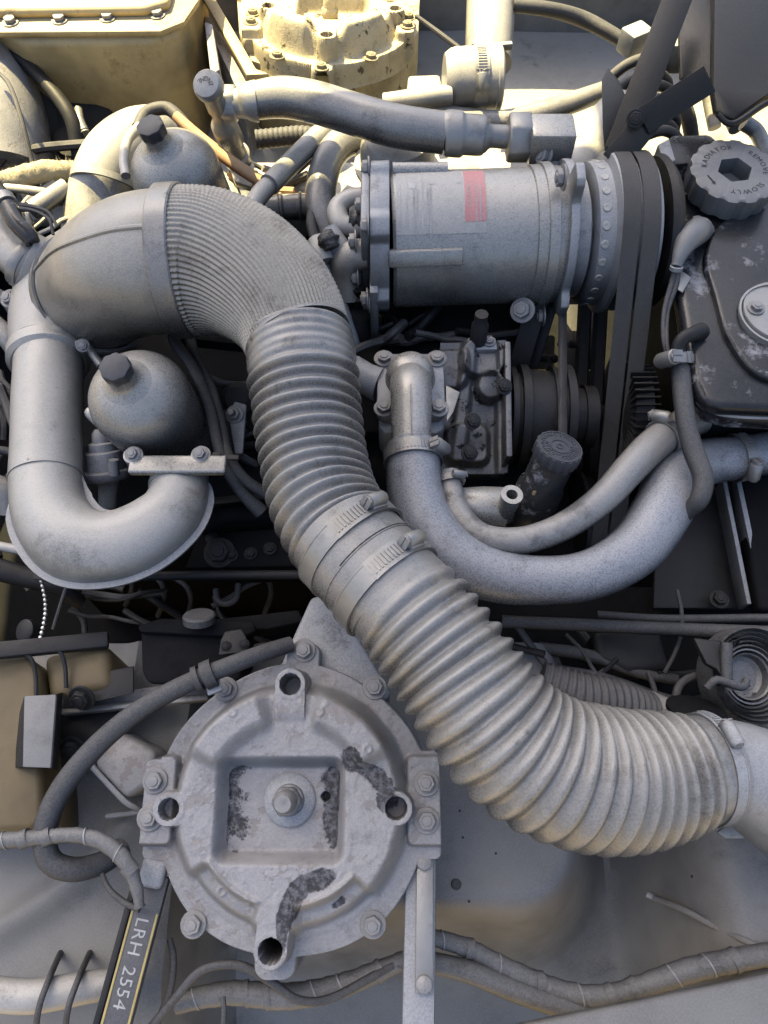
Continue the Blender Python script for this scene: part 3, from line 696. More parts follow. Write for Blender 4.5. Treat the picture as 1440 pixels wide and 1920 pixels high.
part('exhaust_port', [tube([(380, 985, -.07, 18), (430, 968, -.07, 16), (500, 965, -.08, 14)], 16, .006)], 'block', r)
part('rib', [bar(P(380, 945, -.10), P(520, 930, -.10), .012, .012)], 'dark', r)
part('cross_bar', [bar(P(330, 625, -.06), P(470, 640, -.06), .03, .02)], 'block', r)
single('cross_rod', tube([(270, 1080, -.08, 9), (420, 1078, -.08, 9), (590, 1078, -.08, 9)], 14, .02), 'dark', 'thin dark rod running under the U-pipe to the air hose', 'rod')
single('lifting_eye', tube([(405, 1105, -.14, 6), (408, 1125, -.14, 6), (425, 1133, -.14, 6), (443, 1122, -.14, 6), (447, 1095, -.14, 6)], 10, .004), 'cable', 'small dark hook hanging below the cross rod', 'hook')
for i, (x, y, zz) in enumerate(((300, 1110, -.17), (350, 1120, -.18), (500, 1105, -.18), (240, 1090, -.16))):
    single('cable_loop', tube([(x - 30, y - 40, zz, 5), (x, y - 20, zz, 5), (x + 8, y + 10, zz - .02, 5), (x - 4, y + 45, zz - .06, 5)], 8, .006), 'cable',
           ['thin dark cable hanging below the U-pipe, second from left', 'thin dark cable hanging below the U-pipe, third from left', 'thin dark cable hanging below the cross rod near the hose', 'thin dark cable hanging below the U-pipe, leftmost'][i], 'cable', 'thin cables under the rod')

# ================================================================ thermostat housing
TC = P(770, 745, .02)
r = thing('thermostat_housing', 'grey four-bolt thermostat housing with vertical outlet pipe', 'housing', P(770, 745, -.05))
part('flange', plate([(708, 672), (720, 662), (822, 662), (832, 674), (836, 770), (826, 780), (716, 782), (706, 772)], .0, .016, .003), 'cast', r)
part('base', plate([(712, 690), (830, 690), (834, 800), (820, 812), (720, 812), (710, 800)], -.018, .06, .006), 'cast', r)
part('dome', tube([(770, 712, .0, 38), (770, 718, .016, 39), (771, 740, .024, 39), (771, 790, .022, 38), (771, 842, .020, 37)], 40, .004), 'alu', r)
part('dome_shoulder', lathe(P(769, 712, -.002), Vector((0, -.1, 1)), [(0, .034), (.010, .033), (.022, .030), (.032, .024), (.038, .014), (.040, .001)], 40), 'alu', r)
part('seam', tube([(769, 680, .035, 1.5), (770, 700, .046, 1.5), (771, 740, .052, 1.4), (772, 800, .050, 1.3), (772, 836, .047, 1.2)], 6, .004), 'cast', r)
for px, py in ((720, 673), (819, 673), (720, 766), (822, 766)):
    bolt(r, P(px, py, .001), ZUP, .0092, rot=random.random())
o = P(771, 800, .022)
for s_, a0, sz in (('206', -.95, .0075), ('ETC 7340', .80, .0068)):
    rr = .0252
    part('cast_number', text_map(s_, sz, lambda x, y: o + Vector((math.sin(a0) * rr, 0, math.cos(a0) * rr)) * 1.0 + Vector((math.cos(a0), 0, -math.sin(a0))) * (y * -1) - YA * x + Vector((math.sin(a0), 0, math.cos(a0))) * .0005), 'white', r)
part('side_neck', tube([(712, 720, -.02, 34), (690, 712, -.02, 30), (660, 700, -.025, 34)], 24, .005), 'cast', r)
r = thing('flap_plate', 'small bent grey plate right of the thermostat housing', 'plate', P(850, 760, -.05))
part('blade', plate([(836, 722), (862, 735), (850, 772), (838, 790)], .0, .003, .0006), 'steel', r)

# ================================================================ radiator hose, heater hose
r = thing('radiator_hose', 'thick blue-grey radiator hose curving from thermostat housing to radiator', 'hose', P(1000, 1050, -.08))
rp = [(773, 836, .014, 49), (775, 872, .012, 51), (779, 925, .008, 53), (798, 985, .004, 56), (846, 1042, .0, 56), (925, 1078, -.002, 51), (1020, 1088, -.002, 46), (1110, 1076, -.004, 47), (1190, 1030, -.012, 52), (1240, 960, -.02, 55), (1272, 895, -.035, 54), (1320, 868, -.045, 45), (1385, 858, -.05, 41), (1470, 845, -.055, 40)]
part('tube', tube(rp, 40, .006), 'radhose', r)
p, rr = PR((774, 858, .013, 51)); clamp(r, p, P(776, 880, .012) - P(773, 836, .013), rr + .0012, .017, P(835, 850, .04) - p, scr=1.0, flip=-1)
p, rr = PR((1384, 858, -.05, 42)); clamp(r, p, P(1420, 852, -.052) - P(1350, 862, -.048), rr + .0012, .013, P(1388, 905, -.02) - p, scr=1.0)
r = thing('heater_hose', 'slimmer grey hose running above the thick radiator hose', 'hose', P(1000, 1000, -.05))
hp_ = [(843, 885, .010, 18), (848, 925, .008, 22), (862, 968, .008, 25), (905, 1006, .012, 25), (980, 1013, .016, 26), (1060, 985, .018, 27), (1130, 935, .015, 29), (1185, 875, .008, 31), (1225, 835, .0, 32), (1275, 800, -.012, 31), (1310, 785, -.02, 30)]
part('tube', tube(hp_, 28, .006), 'hose', r)
p, rr = PR((1246, 820, -.005, 32)); clamp(r, p, P(1275, 800, -.012) - P(1225, 835, 0), rr + .001, .012, P(1238, 780, .02) - p, scr=.95)
p, rr = PR((845, 900, .010, 20)); clamp(r, p, P(848, 925, .008) - P(843, 885, .01), rr + .001, .010, P(866, 905, .03) - p, scr=.6)
single('overflow_hose', tube([(1276, 690, .06, 17), (1280, 740, .055, 18), (1288, 800, .045, 18), (1302, 850, .035, 19), (1318, 895, .03, 19), (1312, 935, .02, 18), (1290, 958, .0, 16), (1255, 985, -.02, 14)], 20, .006), 'cable', 'black overflow hose hanging from the radiator across the thick hose', 'hose')
# water-pump casting
r = thing('water_pump', 'pitted grey aluminium timing and water-pump casting behind the thermostat housing', 'pump', P(890, 760, -.15))
WK = K(P(895, 760, -.05))
def wp_h(x, y):
    h = 10 * noise.noise(Vector((x / 60, y / 60, 4)))
    h += 38 * (1 - ss(20, 32, math.hypot(x - 28, y - 35)))
    h += 30 * (1 - ss(12, 22, rbox(x, y, 14, 88, 24, 16, 6)))
    h += 26 * (1 - ss(10, 24, rbox(x, y, -45, 70, 14, 22, 8)))
    h += 32 * (1 - ss(-4, 10, rbox(x, y, -15, -72, 38, 34, 16)))
    h += 18 * (1 - ss(0, 14, abs(x + 22 - y * .12) - 6))
    h += 20 * (1 - ss(0, 8, abs(x - 52) - 7))
    return h * .9
part('casting', hfield(P(888, 765, -.055), XA, Vector((0, .92, .39)), Vector((0, -.39, .92)), -62, 62, -125, 125, 70, 130, wp_h, k=WK), 'greasy', r, ang=60)
part('body', box(P(888, 765, -.055) - Vector((0, -.39, .92)) * .05, XA, Vector((0, .92, .39)), Vector((0, -.39, .92)), 124 * WK, 250 * WK, .08, .004), 'greasy', r)
part('end_flange', [bar(P(945, 660, -.02), P(948, 870, -.06), .008, .07, .002)], 'greasy', r)
for px, py, zz in ((886, 790, .0), (880, 850, -.02), (945, 725, .0)): bolt(r, P(px, py, zz), Vector((.1, -.4, .9)), .0075, 'dark')
part('top_cover', [plate([(876, 632), (930, 632), (934, 655), (874, 655)], .0, .02, .003)], 'cast', r)
part('sender', [lathe(P(896, 640, .0), Vector((0, .1, 1)), [(0, .012), (.03, .012), (.034, .009), (.05, .009)], 16)], 'dark', r)
bolt(r, P(917, 640, .002), ZUP, .006)
# pulleys
r = thing('crank_pulley', 'black stacked pulleys right of the water-pump casting', 'pulley', P(1000, 780, -.2))
o = P(950, 780, -.085); k = K(o)
pr = [(0, 30)]
x = 0
for w_, a_, b_ in ((10, 92, 92), (8, 80, 80), (14, 96, 96), (44, 88, 84), (8, 94, 94), (14, 84, 84), (14, 96, 96), (26, 56, 54), (22, 60, 58)):
    pr += [(x * k, a_ * k), ((x + w_) * k, b_ * k)]; x += w_
pr.append((x * k, 20 * k)); pr[0] = (0, 30 * k)
part('sheave', lathe(o, Vector((1, -.02, 0)), pr, 56), 'dark', r, ang=30)
part('hub_nut', lathe(o + XA * (x * k), XA, [(0, 24 * k), (10 * k, 24 * k), (30 * k, 14 * k)], 24), 'dark', r)
r = thing('alternator_belt', 'dark belt edge running up from the black pulleys', 'belt', P(1055, 700, -.1))
part('run', [bar(P(1055, 560, .0), P(1055, 860, -.03), .012, .006, .001, hint=YA)], 'belt', r)
# fan clutch with fins
r = thing('viscous_fan_clutch', 'dark finned viscous fan clutch behind the belts', 'fan', P(1190, 770, -.2))
o = P(1178, 775, -.08); k = K(o)
part('hub', lathe(o, Vector((1, 0, 0)), [(-20 * k, 40 * k), (-10 * k, 80 * k), (20 * k, 88 * k), (24 * k, 70 * k), (30 * k, 20 * k)], 48), 'dark', r)
fins = []
for i in range(44):
    a = 2 * math.pi * i / 44; d = Vector((0, math.cos(a), math.sin(a))); t = Vector((0, -math.sin(a), math.cos(a)))
    fins.append(box(o + d * 78 * k + XA * 6 * k, XA, d, t, 44 * k, 34 * k, .0022, 0))
part('fins', fins, 'dark', r, kind='stuff')
# ================================================================ oil filler
r = thing('oil_filler', 'black oil filler tube with scalloped embossed cap', 'filler', P(1020, 940, -.1))
o = P(985, 975, -.06); t = P(1040, 858, .045); a = (t - o); L = a.length; a.normalize(); k = K(t)
part('tube', lathe(o - a * .03, a, [(0, 46 * k), (.03 + L * .55, 46 * k), (.03 + L * .6, 40 * k), (.03 + L * .92, 40 * k), (.03 + L, 38 * k)], 32), 'tank', r)
u, v, _ = basis(a, ZUP); poly = []
ct = t + a * .006
for i in range(72):
    an = 2 * math.pi * i / 72; q = (44 + 2.0 * math.cos(18 * an)) * k; poly.append(ct + a * .012 + u * (q * math.cos(an)) + v * (q * math.sin(an)))
cp = part('screw_cap', prism(poly, a, .018, .0015, 2), 'knob', r)
cc = ct + a * .0122
rl = [ring(cc, a, 17 * k, 19 * k, .0014, 36), ring(cc, a, 5 * k, 7 * k, .0016, 20), ring(cc, a, 40 * k, 42.5 * k, .0012, 48)]
rnd = random.Random(3)
for R_, cnt in ((33, 34), (24.5, 16)):
    for i in range(cnt):
        an = 2 * math.pi * i / (34 if R_ > 30 else 26) + .2
        if R_ > 30 and i in (8, 9, 20, 27): continue
        d = u * math.cos(an) + v * math.sin(an); tt = v * math.cos(an) - u * math.sin(an)
        rl.append(box(cc + d * R_ * k + tt * rnd.uniform(-1, 1) * k, (tt + d * rnd.uniform(-.3, .3)).normalized(), d, a, 1.4 * k, 6.5 * k, .0012, 0))
        rl.append(box(cc + d * (R_ + rnd.choice((-2.6, 0, 2.6))) * k + tt * 1.8 * k, d, tt, a, 1.2 * k, 3.4 * k, .0012, 0))
part('embossed_marks', rl, 'knob', cp)
part('yellow_scuff', [lathe(P(1003, 925, .0145), a.cross(XA), [(0, .004), (.002, .003), (.003, .001)], 7)], 'khaki', r)
r = thing('stub_pipe', 'pale open stub pipe on a short grey neck in front of the oil filler', 'pipe', P(920, 960, -.08))
part('neck', tube([(862, 948, -.02, 34), (900, 952, -.02, 40), (940, 955, -.025, 42)], 28, .005), 'alu', r)
o = P(945, 968, -.02); t = P(960, 927, .03); a = (t - o).normalized(); k = K(t)
part('stub', lathe(o, a, [(0, 18 * k), ((t - o).length * .5, 18 * k), ((t - o).length, 21 * k), ((t - o).length, 11 * k), (.01, 11 * k), (.009, .001)], 28, close=False), 'alu', r)
# ================================================================ air-conditioning compressor
CA, CB = P(735, 452, .04), P(1045, 442, .04); CX = (CB - CA).normalized(); CK = K((CA + CB) / 2); CL = (CB - CA).length
r = thing('compressor', 'dusty grey cylindrical compressor with faded red and white label', 'compressor', P(890, 450, -.1))
R0 = 120 * CK
part('body', lathe(CA, CX, [(-.002, R0 * .96), (.002, R0), (CL * .80, R0 * 1.0), (CL * .805, R0 * 1.035), (CL * .86, R0 * 1.035), (CL * .865, R0 * 1.07), (CL * .92, R0 * 1.07), (CL * .925, R0 * 1.03), (CL, R0 * 1.0)], 72), 'alu', r, ang=30)
cu, cv = Vector((0, 1, 0)), ZUP
def cyl(x, a, rr): return CA + CX * x + (cu * math.cos(a) + cv * math.sin(a)) * rr     # a: 90 deg = up, 180 = towards the viewer
# left end plate with lugs
def endplate(x, lugs, rr, th, lug_r, n=120):
    pts = []
    for i in range(n):
        a = 2 * math.pi * i / n; q = rr
        for l, ex in lugs:
            d = abs((a - l + math.pi) % (2 * math.pi) - math.pi); q = max(q, rr + ex * (1 - ss(.10, .24, d)))
        pts.append(cyl(x, -a, q))
    return prism(pts, -CX, th, .002, 2)
part('end_plate', endplate(-.030, [(-math.radians(k), .012) for k in (60, 125, 190, 250, 310)], R0 * 1.02, .026, .012), 'cast', r)
for k in (60, 125, 190, 250, 310):
    a = rad(k); bolt(r, cyl(-.031, a, R0 * 1.06), -CX, .0105, rot=.3)
for k, l_ in ((60, .075),):
    if l_: part('bolt_boss', tubew([(cyl(.0, rad(k), R0 * 1.02), .0105), (cyl(l_, rad(k), R0 * 1.0), .0105)], 14), 'alu', r)
part('cast_lug', box(cyl(.044, rad(150), R0 * 1.0), CX, Vector((0, math.sin(rad(150)), -math.cos(rad(150)))).normalized(), (cu * math.cos(rad(150)) + cv * math.sin(rad(150))), .098, .022, .016, .003), 'alu', r)
# right mounting flange with ears
part('mount_flange', endplate(CL * .985, [(-rad(100), .030), (-rad(195), .018), (-rad(-50), .018)], R0 * 1.10, .012, .02), 'cast', r)
bolt(r, cyl(CL * .985 - .013, rad(100), R0 * 1.30), -CX, .011)
bolt(r, cyl(CL * .985 - .013, rad(215), R0 * 1.22), -CX, .010)
# label print
def cylpatch(x0, x1, a0, a1, rr, n=24):
    V = []; F = []
    for i in range(n + 1):
        a = a0 + (a1 - a0) * i / n; V += [cyl(x0, a, rr), cyl(x1, a, rr)]
    for i in range(n): F.append((2 * i, 2 * i + 1, 2 * i + 3, 2 * i + 2))
    return (V, F, None)
xs = lambda px: (px - 735) * CK
lb = part('label', [cylpatch(xs(741), xs(897), rad(66), rad(132), R0 + .0006)], 'film', r)
part('red_band', cylpatch(xs(859), xs(896), rad(67), rad(123), R0 + .0010), 'red', lb)
wl = [cylpatch(xs(a), xs(b), rad(67), rad(128), R0 + .0011) for a, b in ((746, 748), (759, 760.5), (785, 788), (856, 859))]
wl += [cylpatch(xs(a), xs(b), rad(c), rad(d), R0 + .0011, 8) for a, b, c, d in ((762, 776, 84, 92), (798, 808, 84, 88), (846, 854, 84, 87))]
part('white_lines', wl, 'white', lb)
txt = text_map('CAUTION', .0075, lambda x, y: cyl(xs(867) + y * -1 + .004, rad(113) - x / R0 * 1.0, R0 + .0014))
txt = text_map('CAUTION', .0075, lambda x, y: cyl(xs(870) - y, rad(100) - x / R0, R0 + .0014))
part('caution_word', txt, 'white', lb)
rnd = random.Random(5); sm = []
for px, a0, a1 in ((770, 90, 132), (776, 92, 134), (794, 92, 134), (799, 90, 134), (878, 90, 128), (885, 92, 128)):
    a = a0
    while a < a1:
        da = rnd.uniform(.6, 1.6); sm.append(cylpatch(xs(px), xs(px + 3.2), rad(a), rad(a + da), R0 + .0013, 1)); a += da + rnd.uniform(.4, .9)
part('small_print', sm, 'white', lb, kind='stuff')
# manifold fittings at the left end
r = thing('compressor_manifold', 'grey pipe manifold with tarred joints bolted to the compressor end', 'fitting', P(650, 450, -.05))
part('flange_plate', [box(P(687, 438, .06), CX, cu, cv, .012, .12, .13, .003)], 'cast', r)
part('flange_plate', [box(P(702, 560, .0), CX, cu, cv, .012, .07, .10, .003)], 'cast', r)
part('elbow', tube([(690, 478, .06, 30), (668, 480, .058, 30), (655, 490, .05, 30), (652, 515, .03, 29), (654, 560, .0, 24)], 24, .004), 'pipe', r)
part('upper_bend', tube([(700, 372, .075, 20), (660, 374, .075, 20), (634, 392, .072, 20), (640, 420, .068, 20), (665, 428, .066, 20), (692, 424, .066, 20)], 20, .004), 'pipe', r)
part('tar_seal', tube([(654, 411, .074, 22), (672, 412, .073, 24), (690, 410, .073, 22)], 18, .0018, prof=lambda s, L, u: .0035 * noise.noise(Vector((s * 240, u * 9, 1)))), 'tar', r, ang=180)
part('tee', tube([(618, 428, .07, 16), (628, 450, .062, 20), (640, 480, .05, 24), (644, 515, .03, 22)], 20, .004), 'cast', r)
part('tar_seal', tube([(610, 440, .077, 16), (616, 452, .074, 19), (622, 468, .068, 15)], 16, .0018, prof=lambda s, L, u: .004 * noise.noise(Vector((s * 240, u * 9, 6)))), 'tar', r, ang=180)
for px, py, zz in ((680, 385, .1), (668, 452, .085), (672, 520, .04), (690, 560, .03)):
    bolt(r, P(px, py, zz), -CX, .010)
part('valve_stem', [lathe(P(672, 575, -.02), Vector((0, -.1, 1)), [(0, .014), (.03, .014), (.032, .009), (.045, .009), (.046, .004)], 18), lathe(P(665, 630, -.06), Vector((.2, 0, 1)), [(0, .03), (.02, .026), (.05, .014)], 20)], 'dark', r)
r = thing('support_rod', 'blue-grey slanted rod between woven hose bend and compressor', 'rod', P(620, 540, -.1))
part('rod', tube([(592, 462, .05, 13), (612, 510, .03, 13), (640, 575, .0, 13), (668, 660, -.05, 12)], 14, .006), 'cast', r)
part('sleeve', tube([(596, 450, .06, 20), (604, 475, .055, 21), (610, 492, .05, 19)], 18, .004), 'pipe', r)
r = thing('drilled_plate', 'small pale drilled plate with hex stud below the manifold elbow', 'plate', P(672, 545, -.06))
part('plate', plate([(636, 535), (690, 520), (692, 548), (668, 556), (640, 545)], -.015, .005, .001), 'alu', r)
# clutch pulley
r = thing('compressor_pulley', 'grey compressor clutch pulley with a ring of rivets', 'pulley', P(1120, 440, -.1))
o = CA + CX * CL; k = CK
pr = [(.0, 60), (2, 104), (32, 112), (34, 96), (38, 98), (40, 118), (44, 126), (72, 128), (78, 142), (84, 144), (86, 134), (92, 118), (98, 118), (104, 134), (108, 140), (114, 140), (120, 134), (126, 118), (132, 118), (138, 134), (144, 140), (150, 136), (152, 100), (160, 60), (160, 2)]
part('clutch', lathe(o, CX, [(a * k, b * k) for a, b in pr], 80), 'cast', r, ang=30)
for i in range(26):
    a = 2 * math.pi * i / 26 + .1
    d = cu * math.cos(a) + cv * math.sin(a)
    part('rivet', lathe(o + CX * 58 * k + d * 126.6 * k, d, [(0, 8 * k), (1.6 * k, 7 * k), (2.2 * k, 5 * k), (1.2 * k, 2 * k)], 12), 'pipe', r)
part('rear_disc', lathe(o + CX * 166 * k, CX, [(0, 60 * k), (2 * k, 132 * k), (14 * k, 136 * k), (26 * k, 124 * k), (30 * k, 60 * k)], 64), 'dark', r)
# two belts
def belt(xc, wd, c1, r1, c2, r2, th=.010):
    d = c2 - c1; L = d.length; e = d.normalized(); n = Vector((0, -e.z, e.y))
    ca = (r1 - r2) / L; phi = math.acos(ca); pts = []
    for i in range(41):
        a = phi + (2 * math.pi - 2 * phi) * i / 40; pts.append(c1 + (e * math.cos(a) + n * math.sin(a)) * r1)
    for i in range(25):
        a = -phi + 2 * phi * i / 24; pts.append(c2 + (e * math.cos(a) + n * math.sin(a)) * r2)
    V = []; F = []; m = len(pts)
    cen = (c1 + c2) / 2
    for i, p in enumerate(pts):
        t = (pts[(i + 1) % m] - pts[i - 1]).normalized(); o_ = Vector((0, t.z, -t.y))
        if o_.dot(p - cen) < 0: o_ = -o_
        for dx, dn in ((-wd / 2, 0), (-wd / 2 + .001, .001), (wd / 2 - .001, .001), (wd / 2, 0), (wd * .3, -th), (-wd * .3, -th)):
            V.append(Vector((xc + dx, p.y, p.z)) + o_ * dn)
    for i in range(m):
        j = (i + 1) % m
        for q in range(6): F.append((i * 6 + q, i * 6 + (q + 1) % 6, j * 6 + (q + 1) % 6, j * 6 + q))
    return (V, F, None)
c1 = Vector((0, o.y, o.z)); p2 = P(1130, 975, -.25); c2 = Vector((0, p2.y, p2.z))
for xx, lbl in ((95, 'left of the two black drive belts running down from the compressor pulley'), (129, 'right of the two black drive belts running down from the compressor pulley')):
    xc = o.x + xx * k
    b = belt(xc, 30 * k, c1, 145 * k, c2, 103 * k)
    single('drive_belt', b, 'belt', lbl, 'belt', 'compressor drive belts', ang=30)
r = thing('lower_belt_pulley', 'dark lower pulley carrying the two drive belts', 'pulley', Vector((o.x + 110 * k, c2.y, c2.z)))
part('sheave', lathe(Vector((o.x + 70 * k, c2.y, c2.z)), XA, [(0, 60 * k), (2 * k, 102 * k), (10 * k, 102 * k), (20 * k, 88 * k), (30 * k, 88 * k), (38 * k, 102 * k), (46 * k, 102 * k), (54 * k, 88 * k), (64 * k, 88 * k), (72 * k, 102 * k), (80 * k, 102 * k), (82 * k, 40 * k)], 56), 'dark', r, ang=30)
r = thing('alternator_bracket', 'dark slanted adjuster bracket beneath the compressor', 'bracket', P(990, 620, -.12))
part('arm', [bar(P(1010, 560, -.01), P(975, 680, -.08), .03, .012, .002), bar(P(1045, 545, -.02), P(1000, 690, -.1), .014, .014, .002)], 'dark', r)
bolt(r, P(980, 582, .0), Vector((-.4, -.5, .8)), .012, 'bolt')
r = thing('fan_shroud', 'black flat shroud plate behind the drive belts', 'shroud', P(1090, 640, -.3))
part('plate', prism([P(1058, 570, -.16), P(1118, 570, -.16), P(1118, 690, -.17), P(1060, 690, -.17)], Vector((0, -.3, 1)), .01, .002), 'dark', r)

# ================================================================ radiator
r = thing('radiator', 'scuffed black radiator top tank with moulded rim, right edge', 'radiator', P(1370, 550, -.2))
ZT = .07
outl = [(1243, 345), (1262, 318), (1300, 308), (1560, 300), (1560, 770), (1345, 762), (1318, 748), (1303, 715), (1290, 640), (1262, 480)]
part('top_tank', plate(outl, ZT, .024, .018, 5), 'tank', r, ang=60)
rim_px = [(1600, 296), (1440, 292), (1300, 300), (1258, 312), (1238, 340), (1250, 440), (1272, 560), (1290, 690), (1304, 745), (1325, 775), (1370, 786), (1450, 790), (1600, 790)]
part('rim', plate([(1600, 292)] + rim_px[1:] + [(1640, 790), (1640, 292)], ZT - .022, .020, .004, 2), 'tank', r)
part('rim_edge', [tube([(a + (5 if a < 1330 else 0), b - (6 if b > 700 else 0), ZT - .0215, 3.2) for a, b in rim_px[3:]], 8, .006)], 'white', r)
part('core_side', prism([P(a, b, ZT - .06) for a, b in ((1250, 330), (1560, 310), (1560, 770), (1330, 770), (1300, 720))], ZUP, .45, .004), 'dark', r)
def domeh(x, y): return 14 * (1 - ss(0, 70, math.hypot(x, y * .9)))
part('raised_panel', plate(smooth_poly([(1322, 480), (1350, 418), (1410, 392), (1500, 385), (1580, 420), (1580, 680), (1500, 712), (1420, 700), (1365, 630), (1340, 550)]), ZT + .010, .02, .0095, 4), 'tank', r, ang=60)
nk = P(1462, 590, ZT + .02); kk = K(nk)
part('neck_plate', [lathe(P(1462, 590, ZT + .008), ZUP, [(0, 76 * kk), (.006, 74 * kk), (.008, 72 * kk), (.008, 30 * kk)], 48), ring(P(1462, 590, ZT + .016), ZUP, 72 * kk, 76 * kk, .004, 48)], 'steel', r)
bolt(r, P(1417, 578, ZT + .0165), ZUP, .0075)
# cap
cp = P(1378, 318, ZT + .045); ca = Vector((.0, -.05, 1)).normalized(); k = K(cp)
cpt = part('filler_neck', lathe(cp - ca * .06, ca, [(0, 62 * k), (.025, 62 * k), (.030, 60 * k)], 36), 'tank', r)
u, v, _ = basis(ca, Vector((0, 1, 0)))
if u.x < 0: u, v = -u, -v
v = ca.cross(u)
poly = []
CR = 80
for i in range(120):
    an = 2 * math.pi * i / 120; q = (CR + 2.0 * max(-1, min(1, 3 * math.cos(14 * an) + 1))) * k
    poly.append(cp + u * (q * math.cos(an)) + v * (q * math.sin(an)))
hexp = [cp + u * (33 * k * math.cos(2 * math.pi * i / 6 + .15)) + v * (33 * k * math.sin(2 * math.pi * i / 6 + .15)) for i in range(6)]
# cap with a real hexagonal socket: outer wall, top annulus, socket wall and floor
V = []; F = []
H = .032; nO = len(poly)
V += [p - ca * .002 for p in poly] + [p - ca * H for p in poly]
inn = [cp + u * ((CR - 5) * k * math.cos(2 * math.pi * i / nO)) + v * ((CR - 5) * k * math.sin(2 * math.pi * i / nO)) for i in range(nO)]
V += inn
hx = []
for i in range(nO):
    an = 2 * math.pi * i / nO; m6 = ((an - .15) % (math.pi / 3)) - math.pi / 6; q = 33 * k * math.cos(math.pi / 6) / math.cos(m6)
    hx.append(cp + u * (q * math.cos(an)) + v * (q * math.sin(an)))
V += hx + [p - ca * .026 for p in hx]
for i in range(nO):
    j = (i + 1) % nO
    F += [(i, nO + i, nO + j, j), (i, j, 2 * nO + j, 2 * nO + i), (2 * nO + i, 2 * nO + j, 3 * nO + j, 3 * nO + i), (3 * nO + i, 3 * nO + j, 4 * nO + j, 4 * nO + i)]
F.append(tuple(4 * nO + i for i in range(nO)))
cap = part('cap', (V, F, None), 'cap', r, ang=30)
def arc_text(txt, size, rad_px, a_mid, inward=False):
    cs = chars(txt, size); tot = sum(c[3] for c in cs) * 1.12; x = -tot / 2; gs = []
    for ch, Vv, Fs, adv in cs:
        if Vv:
            def fn(q):
                X = x + q.x; an = a_mid - X / (rad_px * k); R_ = rad_px * k + q.y - size * .35
                return cp + u * (R_ * math.cos(an)) + v * (R_ * math.sin(an)) + ca * .0005
            gs.append(([fn(q) for q in Vv], Fs, None))
        x += adv * 1.12
    return gs
part('lettering', arc_text('RADIATOR', .0110, 57, rad(128)) + arc_text('REMOVE', .0110, 57, rad(18)) + arc_text('SLOWLY', .0110, 57, rad(-75)), 'ink', cap)
aw = []
for i in range(8): pass
aa, ab = rad(196), rad(216)
pA = cp + u * (56 * k * math.cos(aa)) + v * (56 * k * math.sin(aa)) + ca * .0006; pB = cp + u * (56 * k * math.cos(ab)) + v * (56 * k * math.sin(ab)) + ca * .0006
dd = (pB - pA).normalized(); sd = dd.cross(ca)
part('arrow', [bar(pA, pB, .0016, .0008, 0, hint=ca), ([pB + dd * .004, pB + sd * .003 - dd * .001, pB - sd * .003 - dd * .001], [(0, 1, 2)], None)], 'ink', cap)
# sensor boot with cable
r = thing('sensor_boot', 'grey rubber sensor boot with thin cable on the radiator tank', 'sensor', P(1290, 450, ZT))
part('boot', [tube([(1312, 432, ZT + .012, 24), (1302, 438, ZT + .028, 25), (1288, 452, ZT + .032, 22), (1276, 476, ZT + .028, 15), (1268, 500, ZT + .02, 10)], 24, .003), lathe(P(1312, 430, ZT + .008), Vector((.5, .3, 1)), [(0, .018), (.008, .018), (.012, .014)], 24)], 'cap', r)
part('boot_tie', ring(P(1268, 503, ZT + .019), P(1264, 520, ZT) - P(1272, 490, ZT + .02), .004, .0085, .005, 20), 'cast', r)
part('cable', tube([(1268, 500, ZT + .02, 6), (1260, 530, ZT + .005, 6), (1246, 580, ZT - .01, 5), (1244, 630, ZT - .02, 5), (1252, 670, ZT - .03, 5)], 10, .005), 'cable', r)
part('cable', tube([(1272, 500, ZT + .02, 5), (1268, 535, ZT + .005, 5), (1252, 585, ZT - .012, 4), (1250, 640, ZT - .02, 4), (1256, 676, ZT - .03, 4)], 10, .005), 'cable', r)
part('foil_tag', plate([(1275, 505), (1296, 520), (1280, 548), (1268, 540)], ZT + .004, .002, .0004), 'steel', r)
r = thing('overflow_outlet', 'small grey bent outlet with hose clamp on the radiator side', 'pipe', P(1285, 650, ZT - .03))
part('bend', tube([(1314, 622, ZT + .004, 17), (1300, 626, ZT + .014, 14), (1282, 634, ZT + .015, 13), (1272, 652, ZT + .006, 13), (1274, 680, ZT - .004, 13)], 18, .003), 'dark', r)
p, rr = PR((1275, 674, ZT - .004, 18)); clamp(r, p, P(1277, 700, ZT - .012) - P(1274, 660, ZT + .0), rr + .001, .013, P(1240, 690, ZT + .0) - p, scr=1.2)
# bracket block behind the cap, straps
r = thing('top_bracket', 'scraped dark bracket block behind the radiator cap', 'bracket', P(1280, 280, ZT - .05))
part('block', plate([(1240, 268), (1262, 252), (1330, 250), (1345, 262), (1350, 300), (1245, 310)], ZT + .03, .05, .005), 'tank', r)
part('tab', plate([(1233, 270), (1255, 258), (1268, 300), (1246, 308)], ZT + .04, .03, .003), 'cast', r)
# panels right, below the radiator
r = thing('radiator_side_panel', 'dark side panel with pale edge strips below the radiator', 'panel', P(1370, 1020, -.3))
part('panel', prism([P(1235, 900, -.14), P(1365, 900, -.14), P(1400, 1140, -.16), P(1225, 1140, -.16)], ZUP, .01, .002), 'dark', r)
part('edge_strip', [bar(P(1350, 905, -.115), P(1396, 1138, -.13), .006, .03, .001)], 'cast', r)
part('edge_strip', [bar(P(1376, 905, -.11), P(1421, 1120, -.12), .007, .03, .001)], 'cast', r)
part('outer_panel', plate([(1388, 890), (1520, 890), (1520, 1145), (1424, 1142), (1412, 1080)], -.10, .03, .006, 3), 'block', r)
bolt(r, P(1348, 1124, -.138), ZUP, .009, 'dark')
